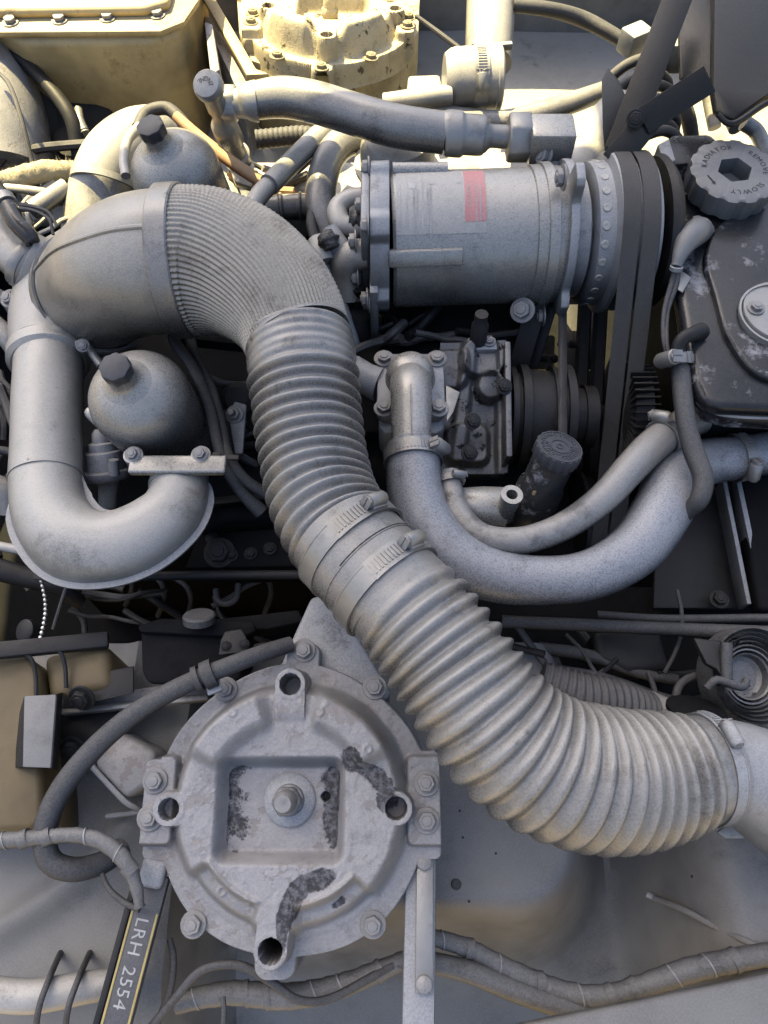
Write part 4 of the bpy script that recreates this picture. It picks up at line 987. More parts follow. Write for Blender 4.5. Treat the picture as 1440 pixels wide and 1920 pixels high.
# ================================================================ top left tank
r = thing('fluid_tank', 'khaki yellow tank with bolted flanged lid, top left corner', 'tank', P(200, 100, -.2))
part('shell', prism([P(a, b, .03) for a, b in ((38, 76), (290, 72), (335, 56), (372, -90), (-320, -90))], Vector((.0, .0, 1)), .25, .014, 4), 'khaki', r)
part('flange', plate([(-180, 62), (300, 58), (345, 40), (372, 0), (385, -90), (-330, -90)], .045, .010, .003), 'khaki', r)
part('flange_seal', plate([(-180, 66), (300, 62), (345, 44), (372, 4), (385, -86), (-330, -86)], .0335, .006, .001), 'khaki', r)
part('lid', plate([(-190, 22), (270, 14), (315, 2), (340, -90), (-330, -90)], .062, .018, .008, 3), 'khaki', r)
for px, py in ((20, 42), (112, 38), (202, 34), (295, 28), (-80, 45)): bolt(r, P(px, py, .0455), ZUP, .0095, tip=False)
part('strap', plate([(383, 40), (398, 45), (412, 130), (395, 140)], .0, .05, .002), 'cover', r)
# tank neighbour: inner panel between tank and cover
# dark arch pieces at the far left
r = thing('wheel_arch_liner', 'dark curved liner at the left edge below the khaki tank', 'panel', P(40, 240, -.2))
def liner(x, y):
    return .06 * math.cos(min(1.5, abs(x) * 9)) + .01 * math.sin(y * 14)
part('shell', tube([(-110, 60, -.03, 90), (-50, 130, -.05, 95), (-10, 230, -.08, 95), (0, 330, -.12, 95)], 32, .01), 'cover', r)
part('seal', tube([(-10, 130, .02, 4), (18, 160, .02, 4), (42, 230, .0, 4), (62, 310, -.04, 4)], 8, .01), 'black', r)
part('dark_shell', tube([(30, 120, -.09, 50), (65, 200, -.11, 55), (95, 270, -.15, 60), (110, 340, -.18, 60)], 28, .01), 'dark', r)
single('dark_slat', tube([(-10, 75, .0, 9), (60, 130, -.02, 12), (130, 215, -.05, 14), (150, 300, -.1, 14)], 10, .01), 'dark', 'dark diagonal bar between the liner and the khaki tank', 'bar')
single('sunken_drum', lathe(P(150, 300, -.17), Vector((.1, -.4, .9)), [(0, .10), (.05, .10), (.056, .09), (.058, .03), (.07, .028), (.072, .001)], 40), 'dark', 'dark round drum in the shadow below the khaki tank', 'drum')
single('spring_strap', tube([(147, 205, -.06, 8), (150, 225, -.06, 8), (160, 250, -.07, 9)], 10, .003, prof=lambda s, L, u: .0012 * math.sin(2 * math.pi * s / .006)), 'steel', 'small coiled steel strap hanging below the khaki tank', 'strap')
# fuzzy lagged hose
r = thing('lagged_hose', 'frayed sunlit lagged hose at the left edge', 'hose', P(70, 335, -.1))
path = spline([PR(t) for t in [(-40, 352, -.02, 18), (20, 338, -.02, 19), (80, 322, -.02, 19), (140, 322, -.03, 17), (175, 340, -.05, 15)]], .004)
part('lagging', sweep(path, 24, prof=lambda s, L, u: .003 * noise.noise(Vector((s * 120, u * 14, 2)))), 'fuzz', r, ang=120)
rnd = random.Random(11); V = []; F = []
for i in range(900):
    p, rr = path[rnd.randrange(len(path))]; a = rnd.uniform(0, 2 * math.pi)
    d = Vector((rnd.gauss(0, 1), rnd.gauss(0, 1), rnd.gauss(0, 1))).normalized(); d = (d + ZUP * .2).normalized()
    b0_ = p + d * rr * .95; tip_ = p + d * (rr + rnd.uniform(.002, .007)) + Vector((rnd.gauss(0, .003), rnd.gauss(0, .003), rnd.gauss(0, .003))); s_ = d.cross(YA).normalized() * .0005
    n0 = len(V); V += [b0_ - s_, b0_ + s_, tip_]; F.append((n0, n0 + 1, n0 + 2))
part('frayed_fibres', (V, F, None), 'fuzz', r, kind='stuff')
# wiring and connectors at the left edge
single('wire_bundle', tube([(10, 352, .0, 8), (60, 358, .0, 9), (100, 366, -.01, 9), (130, 385, -.03, 9)], 12, .005), 'pipe', 'dusty cut wire end below the lagged hose', 'wire')
single('stub_tube', tube([(60, 395, .0, 18), (95, 372, .0, 18), (125, 352, .0, 18)], 18, .005), 'hose', 'short grey stub tube left of the far intake bend', 'tube')
r = thing('sensor_plug', 'black sensor connector with two thin wires at the left edge', 'connector', P(40, 420, .0))
part('plug', tube([(-10, 350, .09, 15), (10, 378, .09, 16), (30, 415, .085, 18), (52, 440, .08, 17), (62, 455, .075, 14)], 16, .004), 'tank', r)
part('collar', ring(P(10, 378, .09), P(30, 415, .085) - P(-10, 350, .09), .010, .0145, .014, 24), 'steel', r)
part('wire', tube([(38, 385, .09, 6), (62, 388, .09, 4), (90, 398, .09, 3), (108, 425, .085, 3)], 8, .004), 'black', r)
part('wire', tube([(38, 392, .09, 5), (66, 396, .09, 3), (92, 412, .088, 3), (100, 440, .08, 3)], 8, .004), 'black', r)
for i, (pts, lb, mt) in enumerate((
    ([(-20, 600, -.05, 20), (20, 640, -.06, 20), (40, 680, -.09, 18)], 'dusty hose crossing the left edge below the plenum', 'pipe'),
    ([(-20, 545, -.02, 12), (10, 562, -.03, 12), (30, 590, -.05, 11)], 'thin pale hose at the left edge beside the plenum', 'hose'),
    ([(-20, 1020, -.06, 9), (20, 1028, -.06, 9), (60, 1036, -.06, 9)], 'short pale rod poking in left of the U-pipe bend', 'pipe'),
    ([(-20, 910, -.10, 26), (10, 925, -.11, 24), (20, 960, -.13, 20)], 'dusty bent hose at the left edge below the U-pipe joint', 'pipe'),
    ([(-30, 1060, -.12, 22), (40, 1080, -.13, 20), (110, 1100, -.14, 16), (150, 1130, -.17, 14)], 'dark pipe sloping below the U-pipe bend at the left', 'dark'),
    ([(-30, 720, -.14, 10), (20, 745, -.15, 10), (60, 800, -.18, 9)], 'dark cable behind the U-pipe at the left edge, upper', 'cable'),
    ([(-30, 840, -.15, 8), (25, 850, -.16, 8), (70, 880, -.18, 8)], 'dark cable behind the U-pipe at the left edge, lower', 'cable'))):
    single('edge_hose', tube(pts, 16, .006), mt, lb, 'hose')

# ================================================================ hoses along the top
r = thing('suction_hose', 'thick grey hose with crimped ferrules crossing above the compressor', 'hose', P(680, 220, .05))
part('tube', tube([(476, 189, .115, 33), (530, 183, .12, 36), (590, 192, .12, 37), (660, 213, .12, 37), (740, 236, .12, 38), (835, 250, .115, 37)], 32, .006), 'hose', r)
part('ferrule', tube([(832, 250, .115, 37), (838, 250, .115, 40), (865, 252, .114, 40), (870, 252, .114, 36), (905, 254, .112, 35), (914, 255, .112, 28), (920, 255, .112, 21), (950, 257, .11, 21)], 28, .003), 'steel', r)
hxc = P(952, 258, .11)
part('union_nut', [hexprism(hxc, XA, .034, .032, bev=.003)], 'steel', r)
part('thread', [lathe(P(990, 260, .11), XA, [(0, .024), (.003, .026), (.006, .024), (.009, .026), (.012, .024), (.02, .024)], 28)], 'steel', r)
part('ferrule', tube([(482, 190, .115, 36), (466, 191, .115, 33), (455, 193, .113, 27), (440, 194, .112, 25)], 24, .004), 'steel', r)
part('union_nut', [hexprism(P(445, 194, .11), -XA, .026, .026, bev=.003)], 'steel', r)
r = thing('union_block', 'grey bolted block where the thick hose meets the compressor', 'fitting', P(1030, 260, .05))
part('block', [box(P(1032, 262, .115), XA, YA, ZUP, .062, .050, .050, .006)], 'alu', r)
part('lug', [plate([(1018, 285), (1050, 262), (1058, 300), (1040, 340), (1015, 330)], .10, .02, .003)], 'cast', r)
bolt(r, P(1048, 268, .118), Vector((.2, -.7, .5)), .010, 'dark')
bolt(r, P(1020, 292, .105), Vector((-.8, -.4, .5)), .011)
single('sunlit_hose', tube([(700, 205, .0, 17), (780, 208, .0, 19), (860, 222, .0, 20), (940, 228, .0, 20), (1010, 213, .0, 20), (1080, 190, .0, 19), (1140, 168, -.01, 17)], 24, .008), 'hose', 'sunlit hose passing behind the thick hose toward the struts', 'hose')
single('left_stub_hose', tube([(480, 262, .02, 17), (520, 258, .02, 17), (565, 254, .02, 17), (600, 258, .02, 16)], 18, .002, prof=lambda s, L, u: .0007 * math.sin(2 * math.pi * s / .008)), 'cable', 'short dark ribbed hose below the thick hose', 'hose')
r = thing('two_piece_pipe', 'pale pipe with step joint slanting under the thick hose', 'pipe', P(560, 300, -.05))
part('upper_tube', tube([(625, 232, .04, 20), (580, 272, .045, 20), (540, 312, .05, 20), (505, 346, .055, 20)], 22, .006), 'pipe', r)
part('lower_tube', tube([(512, 340, .05, 17), (490, 362, .055, 18), (468, 392, .06, 17)], 22, .006), 'pipe', r)
single('curved_coolant_hose', tube([(690, 258, .03, 28), (650, 264, .035, 29), (620, 292, .035, 29), (604, 340, .03, 29), (602, 390, .02, 28), (618, 440, .0, 26)], 28, .006), 'hose', 'fat hose curving down between the woven bend and compressor', 'hose')
single('thin_side_hose', tube([(596, 350, .03, 8), (586, 390, .025, 9), (584, 420, .02, 10), (592, 452, .01, 10)], 14, .005), 'cable', 'thin hose running down beside the fat curved hose', 'hose')
single('corrugated_conduit', tube([(490, 392, -.03, 22), (540, 388, -.03, 23), (600, 386, -.03, 23)], 24, .003, prof=lambda s, L, u: .003 * (1 if (s / .03) % 1 < .18 else 0)), 'hose', 'speckled pipe with collar behind the woven bend', 'pipe')
single('round_reservoir', lathe(P(745, 305, .03), Vector((0, -.05, 1)), [(-.06, .058), (-.006, .058), (-.006, .066), (.0, .066), (.0, .058), (.03, .056), (.045, .048), (.052, .03), (.053, .001)], 48), 'pipe', 'pale domed reservoir half hidden behind the thick hose', 'reservoir')
r = thing('filler_knob', 'mushroom oil filler knob with ENGINE lettering on a stepped stem', 'filler', P(440, 300, -.05))
kb = P(391, 162, .155); st = P(447, 300, -.01); a = (kb - st).normalized(); kk = K(kb); L = (kb - st).length
na = Vector((-.15, -.55, .82)).normalized()
part('stem', lathe(st, a, [(0, 30 * kk), (.1 * L, 30 * kk), (.12 * L, 24 * kk), (.25 * L, 22 * kk), (.30 * L, 29 * kk), (.52 * L, 27 * kk), (.56 * L, 22 * kk), (.62 * L, 17 * kk), (.72 * L, 17 * kk), (.74 * L, 20 * kk), (L, 19 * kk)], 28), 'pipe', r)
kn = part('knob', lathe(kb - na * .012, na, [(0, 24 * kk), (.004, 28 * kk), (.012, 29 * kk), (.018, 27.5 * kk), (.022, 24 * kk), (.0235, 14 * kk), (.024, .001)], 40), 'pipe', r)
ku, kv, _ = basis(na, ZUP)
if ku.x < 0: ku, kv = -ku, -kv
kc = kb + na * .0124
def etext(x, y):
    R_ = 17 * kk; an = rad(90) + x / R_ * 1.0
    q = R_ - y
    return kc + ku * (q * math.cos(an)) + kv * (q * math.sin(an) - .004)
part('lettering', text_map('ENGINE', .0095, etext), 'ink', kn)
part('base_plate', plate([(425, 300), (470, 292), (482, 320), (470, 350), (440, 340)], -.01, .012, .003), 'pipe', r)
single('sunlit_casting', plate([(400, 300), (440, 330), (470, 400), (440, 420), (395, 380), (380, 330)], -.03, .05, .01, 3), 'pipe', 'sunlit rough casting below the oil filler knob', 'casting')
single('far_valve_cover', [prism([P(a, b, -.045) for a, b in ((470, 300), (720, 300), (740, 400), (470, 405))], ZUP, .05, .01, 3)], 'pipe', 'dusty sunlit casting under the slanting pipes', 'casting')
# filter canister
r = thing('filter_canister', 'sunlit dusty cylindrical filter with worm clamp band', 'filter', P(880, 150, -.05))
o = P(840, 150, .03); e = P(938, 147, .03); a = (e - o).normalized(); L = (e - o).length; k = K(o)
part('canister', lathe(o, a, [(-.008, 30 * k), (-.006, 44 * k), (.004, 52 * k), (.012, 54 * k), (L * .88, 55 * k), (L * .9, 57 * k), (L * .97, 57 * k), (L, 54 * k), (L, 10 * k)], 48), 'pipe', r)
clamp(r, o + a * L * .58, a, 55 * k, .022, Vector((0, -.75, .45)), scr=1.0)
part('inlet', tube([(845, 178, .03, 18), (790, 184, .03, 18), (720, 192, .02, 16)], 20, .006), 'pipe', r)
r = thing('upper_canister', 'tall pale bracketed canister above the filter at the top edge', 'canister', P(920, 60, -.1))
o = P(905, 120, .03)
part('shell', [tube([(915, 120, -.02, 44), (918, 60, .0, 45), (922, -30, .03, 46)], 36, .008)], 'pipe', r)
part('strap', [bar(P(868, 95, .02), P(960, 85, .02), .010, .012, .002)], 'cast', r)
single('pale_box', plate([(765, 140), (825, 138), (835, 185), (760, 190)], -.0, .06, .006), 'pipe', 'small sunlit box left of the filter canister', 'box')
single('pale_plate', plate([(905, 285), (960, 285), (955, 345), (890, 345)], -.0, .01, .002), 'pipe', 'bright sunlit plate seen under the hose union', 'plate')
single('wall_cable', tube([(960, 10, .03, 12), (1030, 18, .02, 13), (1090, 35, .0, 14), (1140, 60, -.01, 13), (1180, 85, -.02, 12)], 16, .008), 'cable', 'dark cable sagging along the far wing panel', 'cable')
single('wall_wire', tube([(780, 30, .06, 4), (820, 60, .05, 5), (860, 90, .04, 5)], 8, .008), 'cable', 'thin wire running from the far round cover to the canister', 'wire')
wc = Py(1070, 165, 1.14)
for i, (px, py, lb) in enumerate(((1062, 118, 'small bolt head on the far wing panel, upper'), (1072, 163, 'small bolt head on the far wing panel, lower'))):
    single('panel_bolt', [lathe(Py(px, py, 1.29), -YA, [(0, .012), (.01, .012), (.012, .008), (.012, .001)], 14)], 'dark', lb, 'bolt')
single('slanting_pipe', tube([(1165, 210, .02, 44), (1125, 255, .04, 46), (1085, 310, .05, 46), (1055, 350, .05, 44)], 32, .008), 'pipe', 'pale trunk pipe slanting down behind the compressor flange', 'pipe')

# ================================================================ struts and coils, top right
r = thing('bonnet_strut', 'black folding bonnet strut crossing the top right', 'strut', P(1200, 150, .0))
S0, S1 = P(1292, -60, .22), P(1160, 285, .13)
part('upper_link', bar(S0, S1, .040, .006, .001, hint=(CAM - S1)), 'strut', r)
part('lower_link', bar(P(1330, 148, .20), P(1205, 228, .16), .036, .006, .001, hint=(CAM - S1)), 'strut', r)
part('lower_link', bar(P(1222, 218, .16), P(1150, 305, .13), .036, .006, .001, hint=(CAM - S1)), 'strut', r)
part('side_plate', prism([P(1128, 150, .13), P(1140, 128, .13), P(1160, 150, .13), P(1182, 200, .13), P(1135, 300, .12), P(1130, 240, .13)], (CAM - S1), .006, .001), 'strut', r)
bolt(r, P(1192, 222, .165), (CAM - S1), .008, 'dark')
for i, (px, py) in enumerate(((1215, 110), (1225, 135), (1235, 160), (1232, 185), (1240, 205), (1238, 228), (1246, 245))):
    single('conduit_coil', tube([(px - 75, py + 40, .05 - i * .004, 10), (px - 40, py + 12, .07, 10), (px, py, .07, 10), (px + 26, py + 18, .05, 10), (px + 22, py + 50, .02, 10)], 14, .006), 'cable',
           'ridged wire conduit looping behind the strut, number %s from the top' % ('one', 'two', 'three', 'four', 'five', 'six', 'seven')[i], 'conduit', 'conduits behind the strut')
r = thing('relay_box', 'sunlit connector block behind the bonnet strut', 'connector', P(1240, 90, .0))
part('case', [box(P(1248, 95, .06), Vector((.9, -.3, .2)).normalized(), Vector((.3, .9, 0)).normalized(), Vector((-.2, 0, 1)).normalized(), .060, .055, .05, .005)], 'pipe', r)
part('socket', [tube([(1268, 104, .06, 13), (1290, 118, .05, 12)], 14, .004)], 'pipe', r)
single('connector_cube', [box(P(1190, 75, .04), Vector((.8, .5, 0)).normalized(), Vector((-.5, .8, 0)).normalized(), ZUP, .045, .035, .04, .004)], 'cast', 'grey connector cube at the end of the sagging cable', 'connector')
r = thing('air_box', 'large black box hanging into the top right corner', 'box', P(1360, 100, .1))
part('side_a', prism([P(1268, -40, .16), P(1345, -40, .17), P(1345, 165, .15), P(1318, 142, .15), P(1275, 148, .14)], Vector((-.3, -.6, .8)), .02, .004), 'strut', r)
part('side_b', prism([P(1340, -40, .18), P(1540, -40, .18), P(1540, 150, .16), P(1440, 185, .16), P(1380, 225, .15), P(1345, 212, .15), P(1338, 160, .16)], Vector((0, -.6, .8)), .02, .006), 'strut', r)
part('lip', tube([(1345, 215, .16, 5), (1375, 232, .155, 6), (1440, 192, .165, 6), (1520, 160, .17, 6)], 10, .006), 'strut', r)
for i, (pts, lb) in enumerate((
    ([(1300, 130, .03, 10), (1322, 150, .02, 11), (1330, 190, .0, 12), (1340, 240, -.02, 12)], 'sunlit hose just left of the black corner box'),
    ([(1318, 170, .0, 12), (1350, 185, .0, 12), (1380, 240, .0, 14)], 'sunlit branch hose under the black corner box'),
    ([(1395, 230, .04, 14), (1420, 250, .03, 14), (1440, 300, .02, 14)], 'pale hose emerging right of the radiator cap'),
    ([(1270, 170, -.02, 14), (1290, 220, -.04, 14), (1300, 280, -.08, 13)], 'dark hose dropping behind the bracket block'))):
    single('corner_hose', tube(pts, 16, .006), 'cable' if i == 3 else 'pipe', lb, 'hose')

# ================================================================ lower left
r = thing('near_tank', 'yellow-brown tank with strap brackets at the left edge', 'tank', P(80, 1350, -.3))
part('top_strap', bar(P(-60, 1226, -.02), P(204, 1200, -.045), .020, .012, .003), 'dark', r)
part('body', prism([P(a, b, -.04) for a, b in ((-160, 1232), (48, 1226), (74, 1250), (80, 1535), (60, 1560), (-160, 1560))], ZUP, .16, .018, 4), 'shaded_khaki', r)
part('side', prism([P(a, b, -.05) for a, b in ((78, 1228), (204, 1204), (210, 1290), (90, 1316))], ZUP, .15, .012, 3), 'shaded_khaki', r)
part('strap', [tube([(30, 1222, -.028, 4), (56, 1232, -.03, 4), (66, 1262, -.035, 4), (68, 1310, -.036, 4)], 8, .005), tube([(84, 1216, -.03, 4), (112, 1222, -.034, 4), (122, 1250, -.04, 4), (124, 1290, -.045, 4)], 8, .005)], 'dark', r)
r = thing('strap_bracket', 'folded dark sheet bracket clasping the yellow-brown tank', 'bracket', P(90, 1370, -.15))
part('face', prism([P(a, b, -.012) for a, b in ((45, 1305), (105, 1302), (95, 1440), (42, 1438))], Vector((-.1, -.1, 1)), .004, .001), 'sheet', r)
part('wing', prism([P(105, 1302, -.012), P(118, 1298, -.05), P(108, 1445, -.06), P(95, 1440, -.012)], Vector((.9, 0, .4)), .003, .0005), 'dark', r)
part('wing', prism([P(45, 1305, -.012), P(34, 1345, -.05), P(24, 1440, -.05), P(42, 1438, -.012)], Vector((-.9, 0, .4)), .003, .0005), 'dark', r)
r = thing('shelf_bracket', 'dark folded shelf bracket with pale front edge left of the round cover', 'bracket', P(250, 1300, -.2))
part('shelf', prism([P(a, b, -.09) for a, b in ((115, 1335), (390, 1305), (395, 1275), (270, 1290), (140, 1310))], ZUP, .006, .001), 'cast', r)
part('front_edge', [bar(P(118, 1336, -.085), P(392, 1308, -.085), .008, .012, .002)], 'steel', r)
part('side_plate', prism([P(a, b, -.055) for a, b in ((118, 1272), (250, 1250), (250, 1300), (115, 1330))], Vector((0, -.5, .86)), .004, .001), 'dark', r)
part('lower_plate', prism([P(a, b, -.10) for a, b in ((112, 1340), (240, 1332), (235, 1400), (100, 1445))], Vector((0, -.5, .86)), .004, .001), 'dark', r)
for px, py, zz in ((154, 1308, -.045), (138, 1402, -.095)): bolt(r, P(px, py, zz), Vector((-.1, -.7, .7)), .0105, 'dark')
r = thing('coolant_box', 'dark grey box reservoir with round cap behind the round cover', 'box', P(360, 1230, -.2))
part('case', prism([P(a, b, -.03) for a, b in ((256, 1172), (300, 1158), (475, 1165), (480, 1182), (455, 1195), (262, 1185))], ZUP, .012, .004), 'block', r)
part('body', prism([P(a, b, -.040) for a, b in ((262, 1178), (455, 1178), (452, 1270), (438, 1290), (276, 1284), (264, 1262))], Vector((0, -.35, .94)), .09, .008, 3), 'block', r)
part('cap', [lathe(P(374, 1166, -.02), Vector((0, .72, .7)), [(0, .019), (.008, .019), (.010, .017), (.010, .001)], 24)], 'cable', r)
part('pad', prism([P(a, b, -.022) for a, b in ((414, 1200), (422, 1184), (452, 1180), (462, 1195), (462, 1222), (410, 1228))], Vector((.2, -.35, .94)), .005, .001), 'dark', r)
for px, py in ((424, 1212), (458, 1208)): bolt(r, P(px, py, -.021), Vector((.2, -.35, .94)), .0042, 'dark')
single('long_tray', plate([(400, 1160), (560, 1142), (570, 1165), (500, 1180), (410, 1180)], -.05, .03, .004), 'block', 'bluish tray edge running behind the box reservoir to the hose', 'tray')
# thick black hose with P clip
r = thing('looping_black_hose', 'thick black hose looping from the round cover down the left side', 'hose', P(200, 1450, -.1))
part('tube', tube([(545, 1208, .0, 15), (500, 1222, .012, 16), (430, 1248, .025, 17), (350, 1282, .022, 18), (270, 1326, .012, 19), (190, 1390, .0, 20), (120, 1472, -.01, 21), (86, 1550, -.02, 22), (92, 1610, -.03, 22), (135, 1630, -.04, 22), (190, 1618, -.06, 21), (230, 1590, -.08, 20)], 22, .006), 'cable', r)
p = P(392, 1264, .025); cax = P(430, 1248, .025) - P(350, 1282, .022)
part('p_clip', [ring(p, cax, .011, .0155, .012, 28), ring(p - cax.normalized() * .013, cax, .011, .0145, .006, 28)], 'black', r)
part('p_clip_foot', [bar(p - ZUP * .008, P(404, 1300, .018), .016, .004, .001)], 'cast', r)
r = thing('relay_can', 'grey rounded metal can tucked under the looping hose', 'relay', P(230, 1430, -.2))
part('can', prism([P(a, b, -.075) for a, b in ((172, 1432), (218, 1372), (292, 1412), (282, 1470), (236, 1500))], Vector((-.1, -.2, 1)), .05, .008, 3), 'cover', r)
part('rim', [tube([(170, 1434, -.085, 6), (234, 1502, -.085, 6), (262, 1520, -.1, 5), (200, 1530, -.12, 5)], 8, .005)], 'cast', r)
# bead chain: every bead a part
r = thing('bead_chain', 'short steel bead chain hanging below the U-pipe bend', 'chain', P(84, 1195, -.06))
bmh = None
for i in range(13):
    p = P(78 + 8 * math.sin(i * .28), 1090 + i * 8.8, -.03 - .002 * i)
    if bmh is None:
        ob = part('bead', lathe(p, ZUP, [(-.0028, .0005), (-.0022, .0019), (0, .0028), (.0022, .0019), (.0028, .0005)], 10), 'bead', r); bmh = ob; p0_ = p
    else:
        ob = bmh.copy(); COL.objects.link(ob); ob.location = p - p0_
part('tab', plate([(66, 1058), (96, 1070), (92, 1090), (62, 1085)], -.025, .004, .001), 'dark', r)
single('wing_screw', [lathe(P(70, 1185, -.08), Vector((-.4, -.2, .9)), [(0, .012), (.012, .014), (.02, .014), (.022, .011), (.022, .001)], 20)], 'dark', 'dark slotted knob beside the bead chain', 'knob')
single('thin_rod', tube([(125, 1100, -.08, 4), (112, 1140, -.09, 4), (100, 1180, -.1, 4)], 8, .006), 'cable', 'thin slanted rod right of the bead chain', 'rod')
# taped looms
def taped(pts, n=16, pitch=.018): return tube(pts, n, .002, prof=lambda s, L, u: .0009 * (1 - ((s + .004 * math.sin(6.28 * u)) % pitch) / pitch) + .0006 * noise.noise(Vector((s * 60, u * 4, 3))))
def loom(name, pts, lb, step=.045, pitch=.018, seed=1):
    g_ = random.Random(seed); path = spline([PR(t) for t in pts], .002)
    mid = path[len(path) // 2][0]; r_ = thing(name, lb, 'loom', mid - ZUP * .02)
    part('sheath', taped(pts, pitch=pitch), 'tape', r_)
    acc = 0; nxt = step * .5
    for i in range(2, len(path) - 2):
        acc += (path[i][0] - path[i - 1][0]).length
        if acc > nxt:
            nxt = acc + step * g_.uniform(.5, 1.6)
            w_ = g_.choice((.0012, .0016, .006, .010))
            part('tape_band', ring(path[i][0], path[i + 1][0] - path[i - 1][0] + Vector((0, .3, 0)) * (path[i + 1][0] - path[i - 1][0]).length, path[i][1] * .9, path[i][1] + .0016, w_, 20), 'cast' if w_ < .005 else 'tape', r_)
    return r_
loom('taped_loom', [(-20, 1578, -.02, 15), (60, 1572, -.015, 14), (140, 1566, -.012, 13), (195, 1580, -.012, 14), (235, 1615, -.015, 14), (255, 1660, -.022, 11), (262, 1700, -.03, 9)], 'wrinkled taped loom entering from the left edge to the lettered leg', step=0.03, pitch=.018, seed=1)
single('thin_wire', tube([(185, 1615, -.06, 5), (200, 1660, -.05, 5), (230, 1690, -.045, 6), (262, 1705, -.04, 6)], 10, .005), 'cable', 'thin black wire joining the lettered leg below the taped loom', 'wire')
loom('lower_loom', [(330, 1880, -.12, 18), (430, 1862, -.12, 20), (540, 1868, -.12, 22), (640, 1848, -.12, 20), (760, 1800, -.12, 16)], 'taped loom running under the round cover at the bottom', step=0.035, pitch=.02, seed=2)
single('looping_wire', tube([(280, 1930, -.09, 8), (330, 1870, -.08, 8), (380, 1818, -.07, 8), (450, 1810, -.07, 8), (510, 1842, -.08, 8), (560, 1875, -.09, 8), (620, 1872, -.1, 8), (700, 1830, -.11, 8), (790, 1780, -.12, 8)], 12, .006), 'cable', 'thin wire arching over the loom below the round cover', 'wire')
loom('right_loom', [(790, 1752, -.12, 14), (870, 1775, -.13, 16), (950, 1815, -.14, 17), (1050, 1858, -.15, 19), (1130, 1868, -.15, 19), (1200, 1850, -.15, 19), (1290, 1820, -.14, 21), (1380, 1800, -.14, 20), (1500, 1780, -.14, 19)], 'taped loom sweeping along the bottom right', step=0.04, pitch=.022, seed=3)
single('right_hose', tube([(790, 1800, -.13, 18), (880, 1822, -.13, 20), (960, 1855, -.14, 20), (1060, 1890, -.15, 20), (1140, 1915, -.16, 18), (1250, 1990, -.17, 18)], 20, .006), 'tape', 'smooth grey hose lying under the bottom-right loom', 'hose')
single('hanging_wire', tube([(418, 1868, -.09, 5), (420, 1900, -.09, 5), (416, 1950, -.1, 5)], 8, .006), 'cable', 'short thin wire dropping off the bottom edge', 'wire')
single('side_wire', tube([(318, 1760, -.10, 6), (325, 1800, -.10, 7), (318, 1860, -.1, 7), (290, 1930, -.11, 7)], 10, .006), 'cable', 'dark wire hanging right of the lettered leg', 'wire')
single('bottom_rail', [prism([Vector((.05, -.555, -.10)), Vector((.70, -.445, -.10)), Vector((.72, -.62, -.10)), Vector((.05, -.72, -.10))], ZUP, .02, .006, 3)], 'sheet', 'pale rail crossing the bottom right corner', 'rail')
single('left_rail', [tube([(-40, 1860, -.10, 30), (60, 1868, -.10, 30), (170, 1850, -.11, 28), (260, 1835, -.12, 24)], 20, .01)], 'pipe', 'pale rounded pipe along the bottom left corner', 'pipe')
for i, (px, lb) in enumerate(((95, 'narrow dark strap over the bottom-left pipe, left one'), (150, 'narrow dark strap over the bottom-left pipe, right one'))):
    single('pipe_strap', tube([(px + 24, 1775, -.175, 6), (px + 10, 1805, -.12, 6), (px - 4, 1838, -.085, 6), (px - 22, 1890, -.078, 6), (px - 30, 1950, -.1, 6)], 10, .005), 'cable', lb, 'strap', 'straps on the bottom-left pipe')
sm_ = []
for px, py in ((1222, 1682), (1280, 1705), (1350, 1742), (1400, 1765), (1450, 1790)):
    p = P(px, py, -.20)
    for _ in range(4): p = P(px, py, wing_h(p.x, p.y))
    sm_.append((p, .0042))
single('wing_seam', tubew(sm_, 10, .008), 'sheet', 'raised seam on the right wing panel ending in a clip', 'seam')
single('seam_clip', [box(sm_[0][0] + ZUP * .004, Vector((.9, -.4, 0)).normalized(), Vector((.4, .9, 0)).normalized(), ZUP, .018, .008, .005, .002)], 'steel', 'small bright clip at the end of the wing seam', 'clip')
# ================================================================ lower right clutter
r = thing('horn', 'dusty spiral horn hanging at the right edge', 'horn', P(1400, 1270, -.2))
o = P(1415, 1268, -.06); ha = Vector((.15, -.25, 1)).normalized(); k = K(o)
pr = [(-.03, 20 * k), (-.028, 92 * k)]
for i in range(7): pr += [(-.004 - .001 * i, (92 - i * 8) * k), (.006 - .003 * i, (89 - i * 8) * k), (-.004 - .003 * i, (86 - i * 8) * k)]
pr += [(-.025, 30 * k), (-.026, .001)]
part('spiral_body', lathe(o, ha, pr, 48), 'greasy', r, ang=25)
part('bracket', [prism([P(a, b, -.02) for a, b in ((1300, 1195), (1375, 1205), (1370, 1222), (1358, 1275), (1345, 1255), (1325, 1245))], Vector((0, -.2, 1)), .012, .003)], 'dark', r)
part('hook', [tube([(1362, 1205, -.01, 11), (1362, 1260, -.02, 11), (1366, 1295, -.025, 9)], 14, .005), tube([(1325, 1290, -.02, 7), (1345, 1275, -.015, 8), (1390, 1288, -.02, 8), (1400, 1275, -.025, 7)], 12, .004)], 'cable', r)
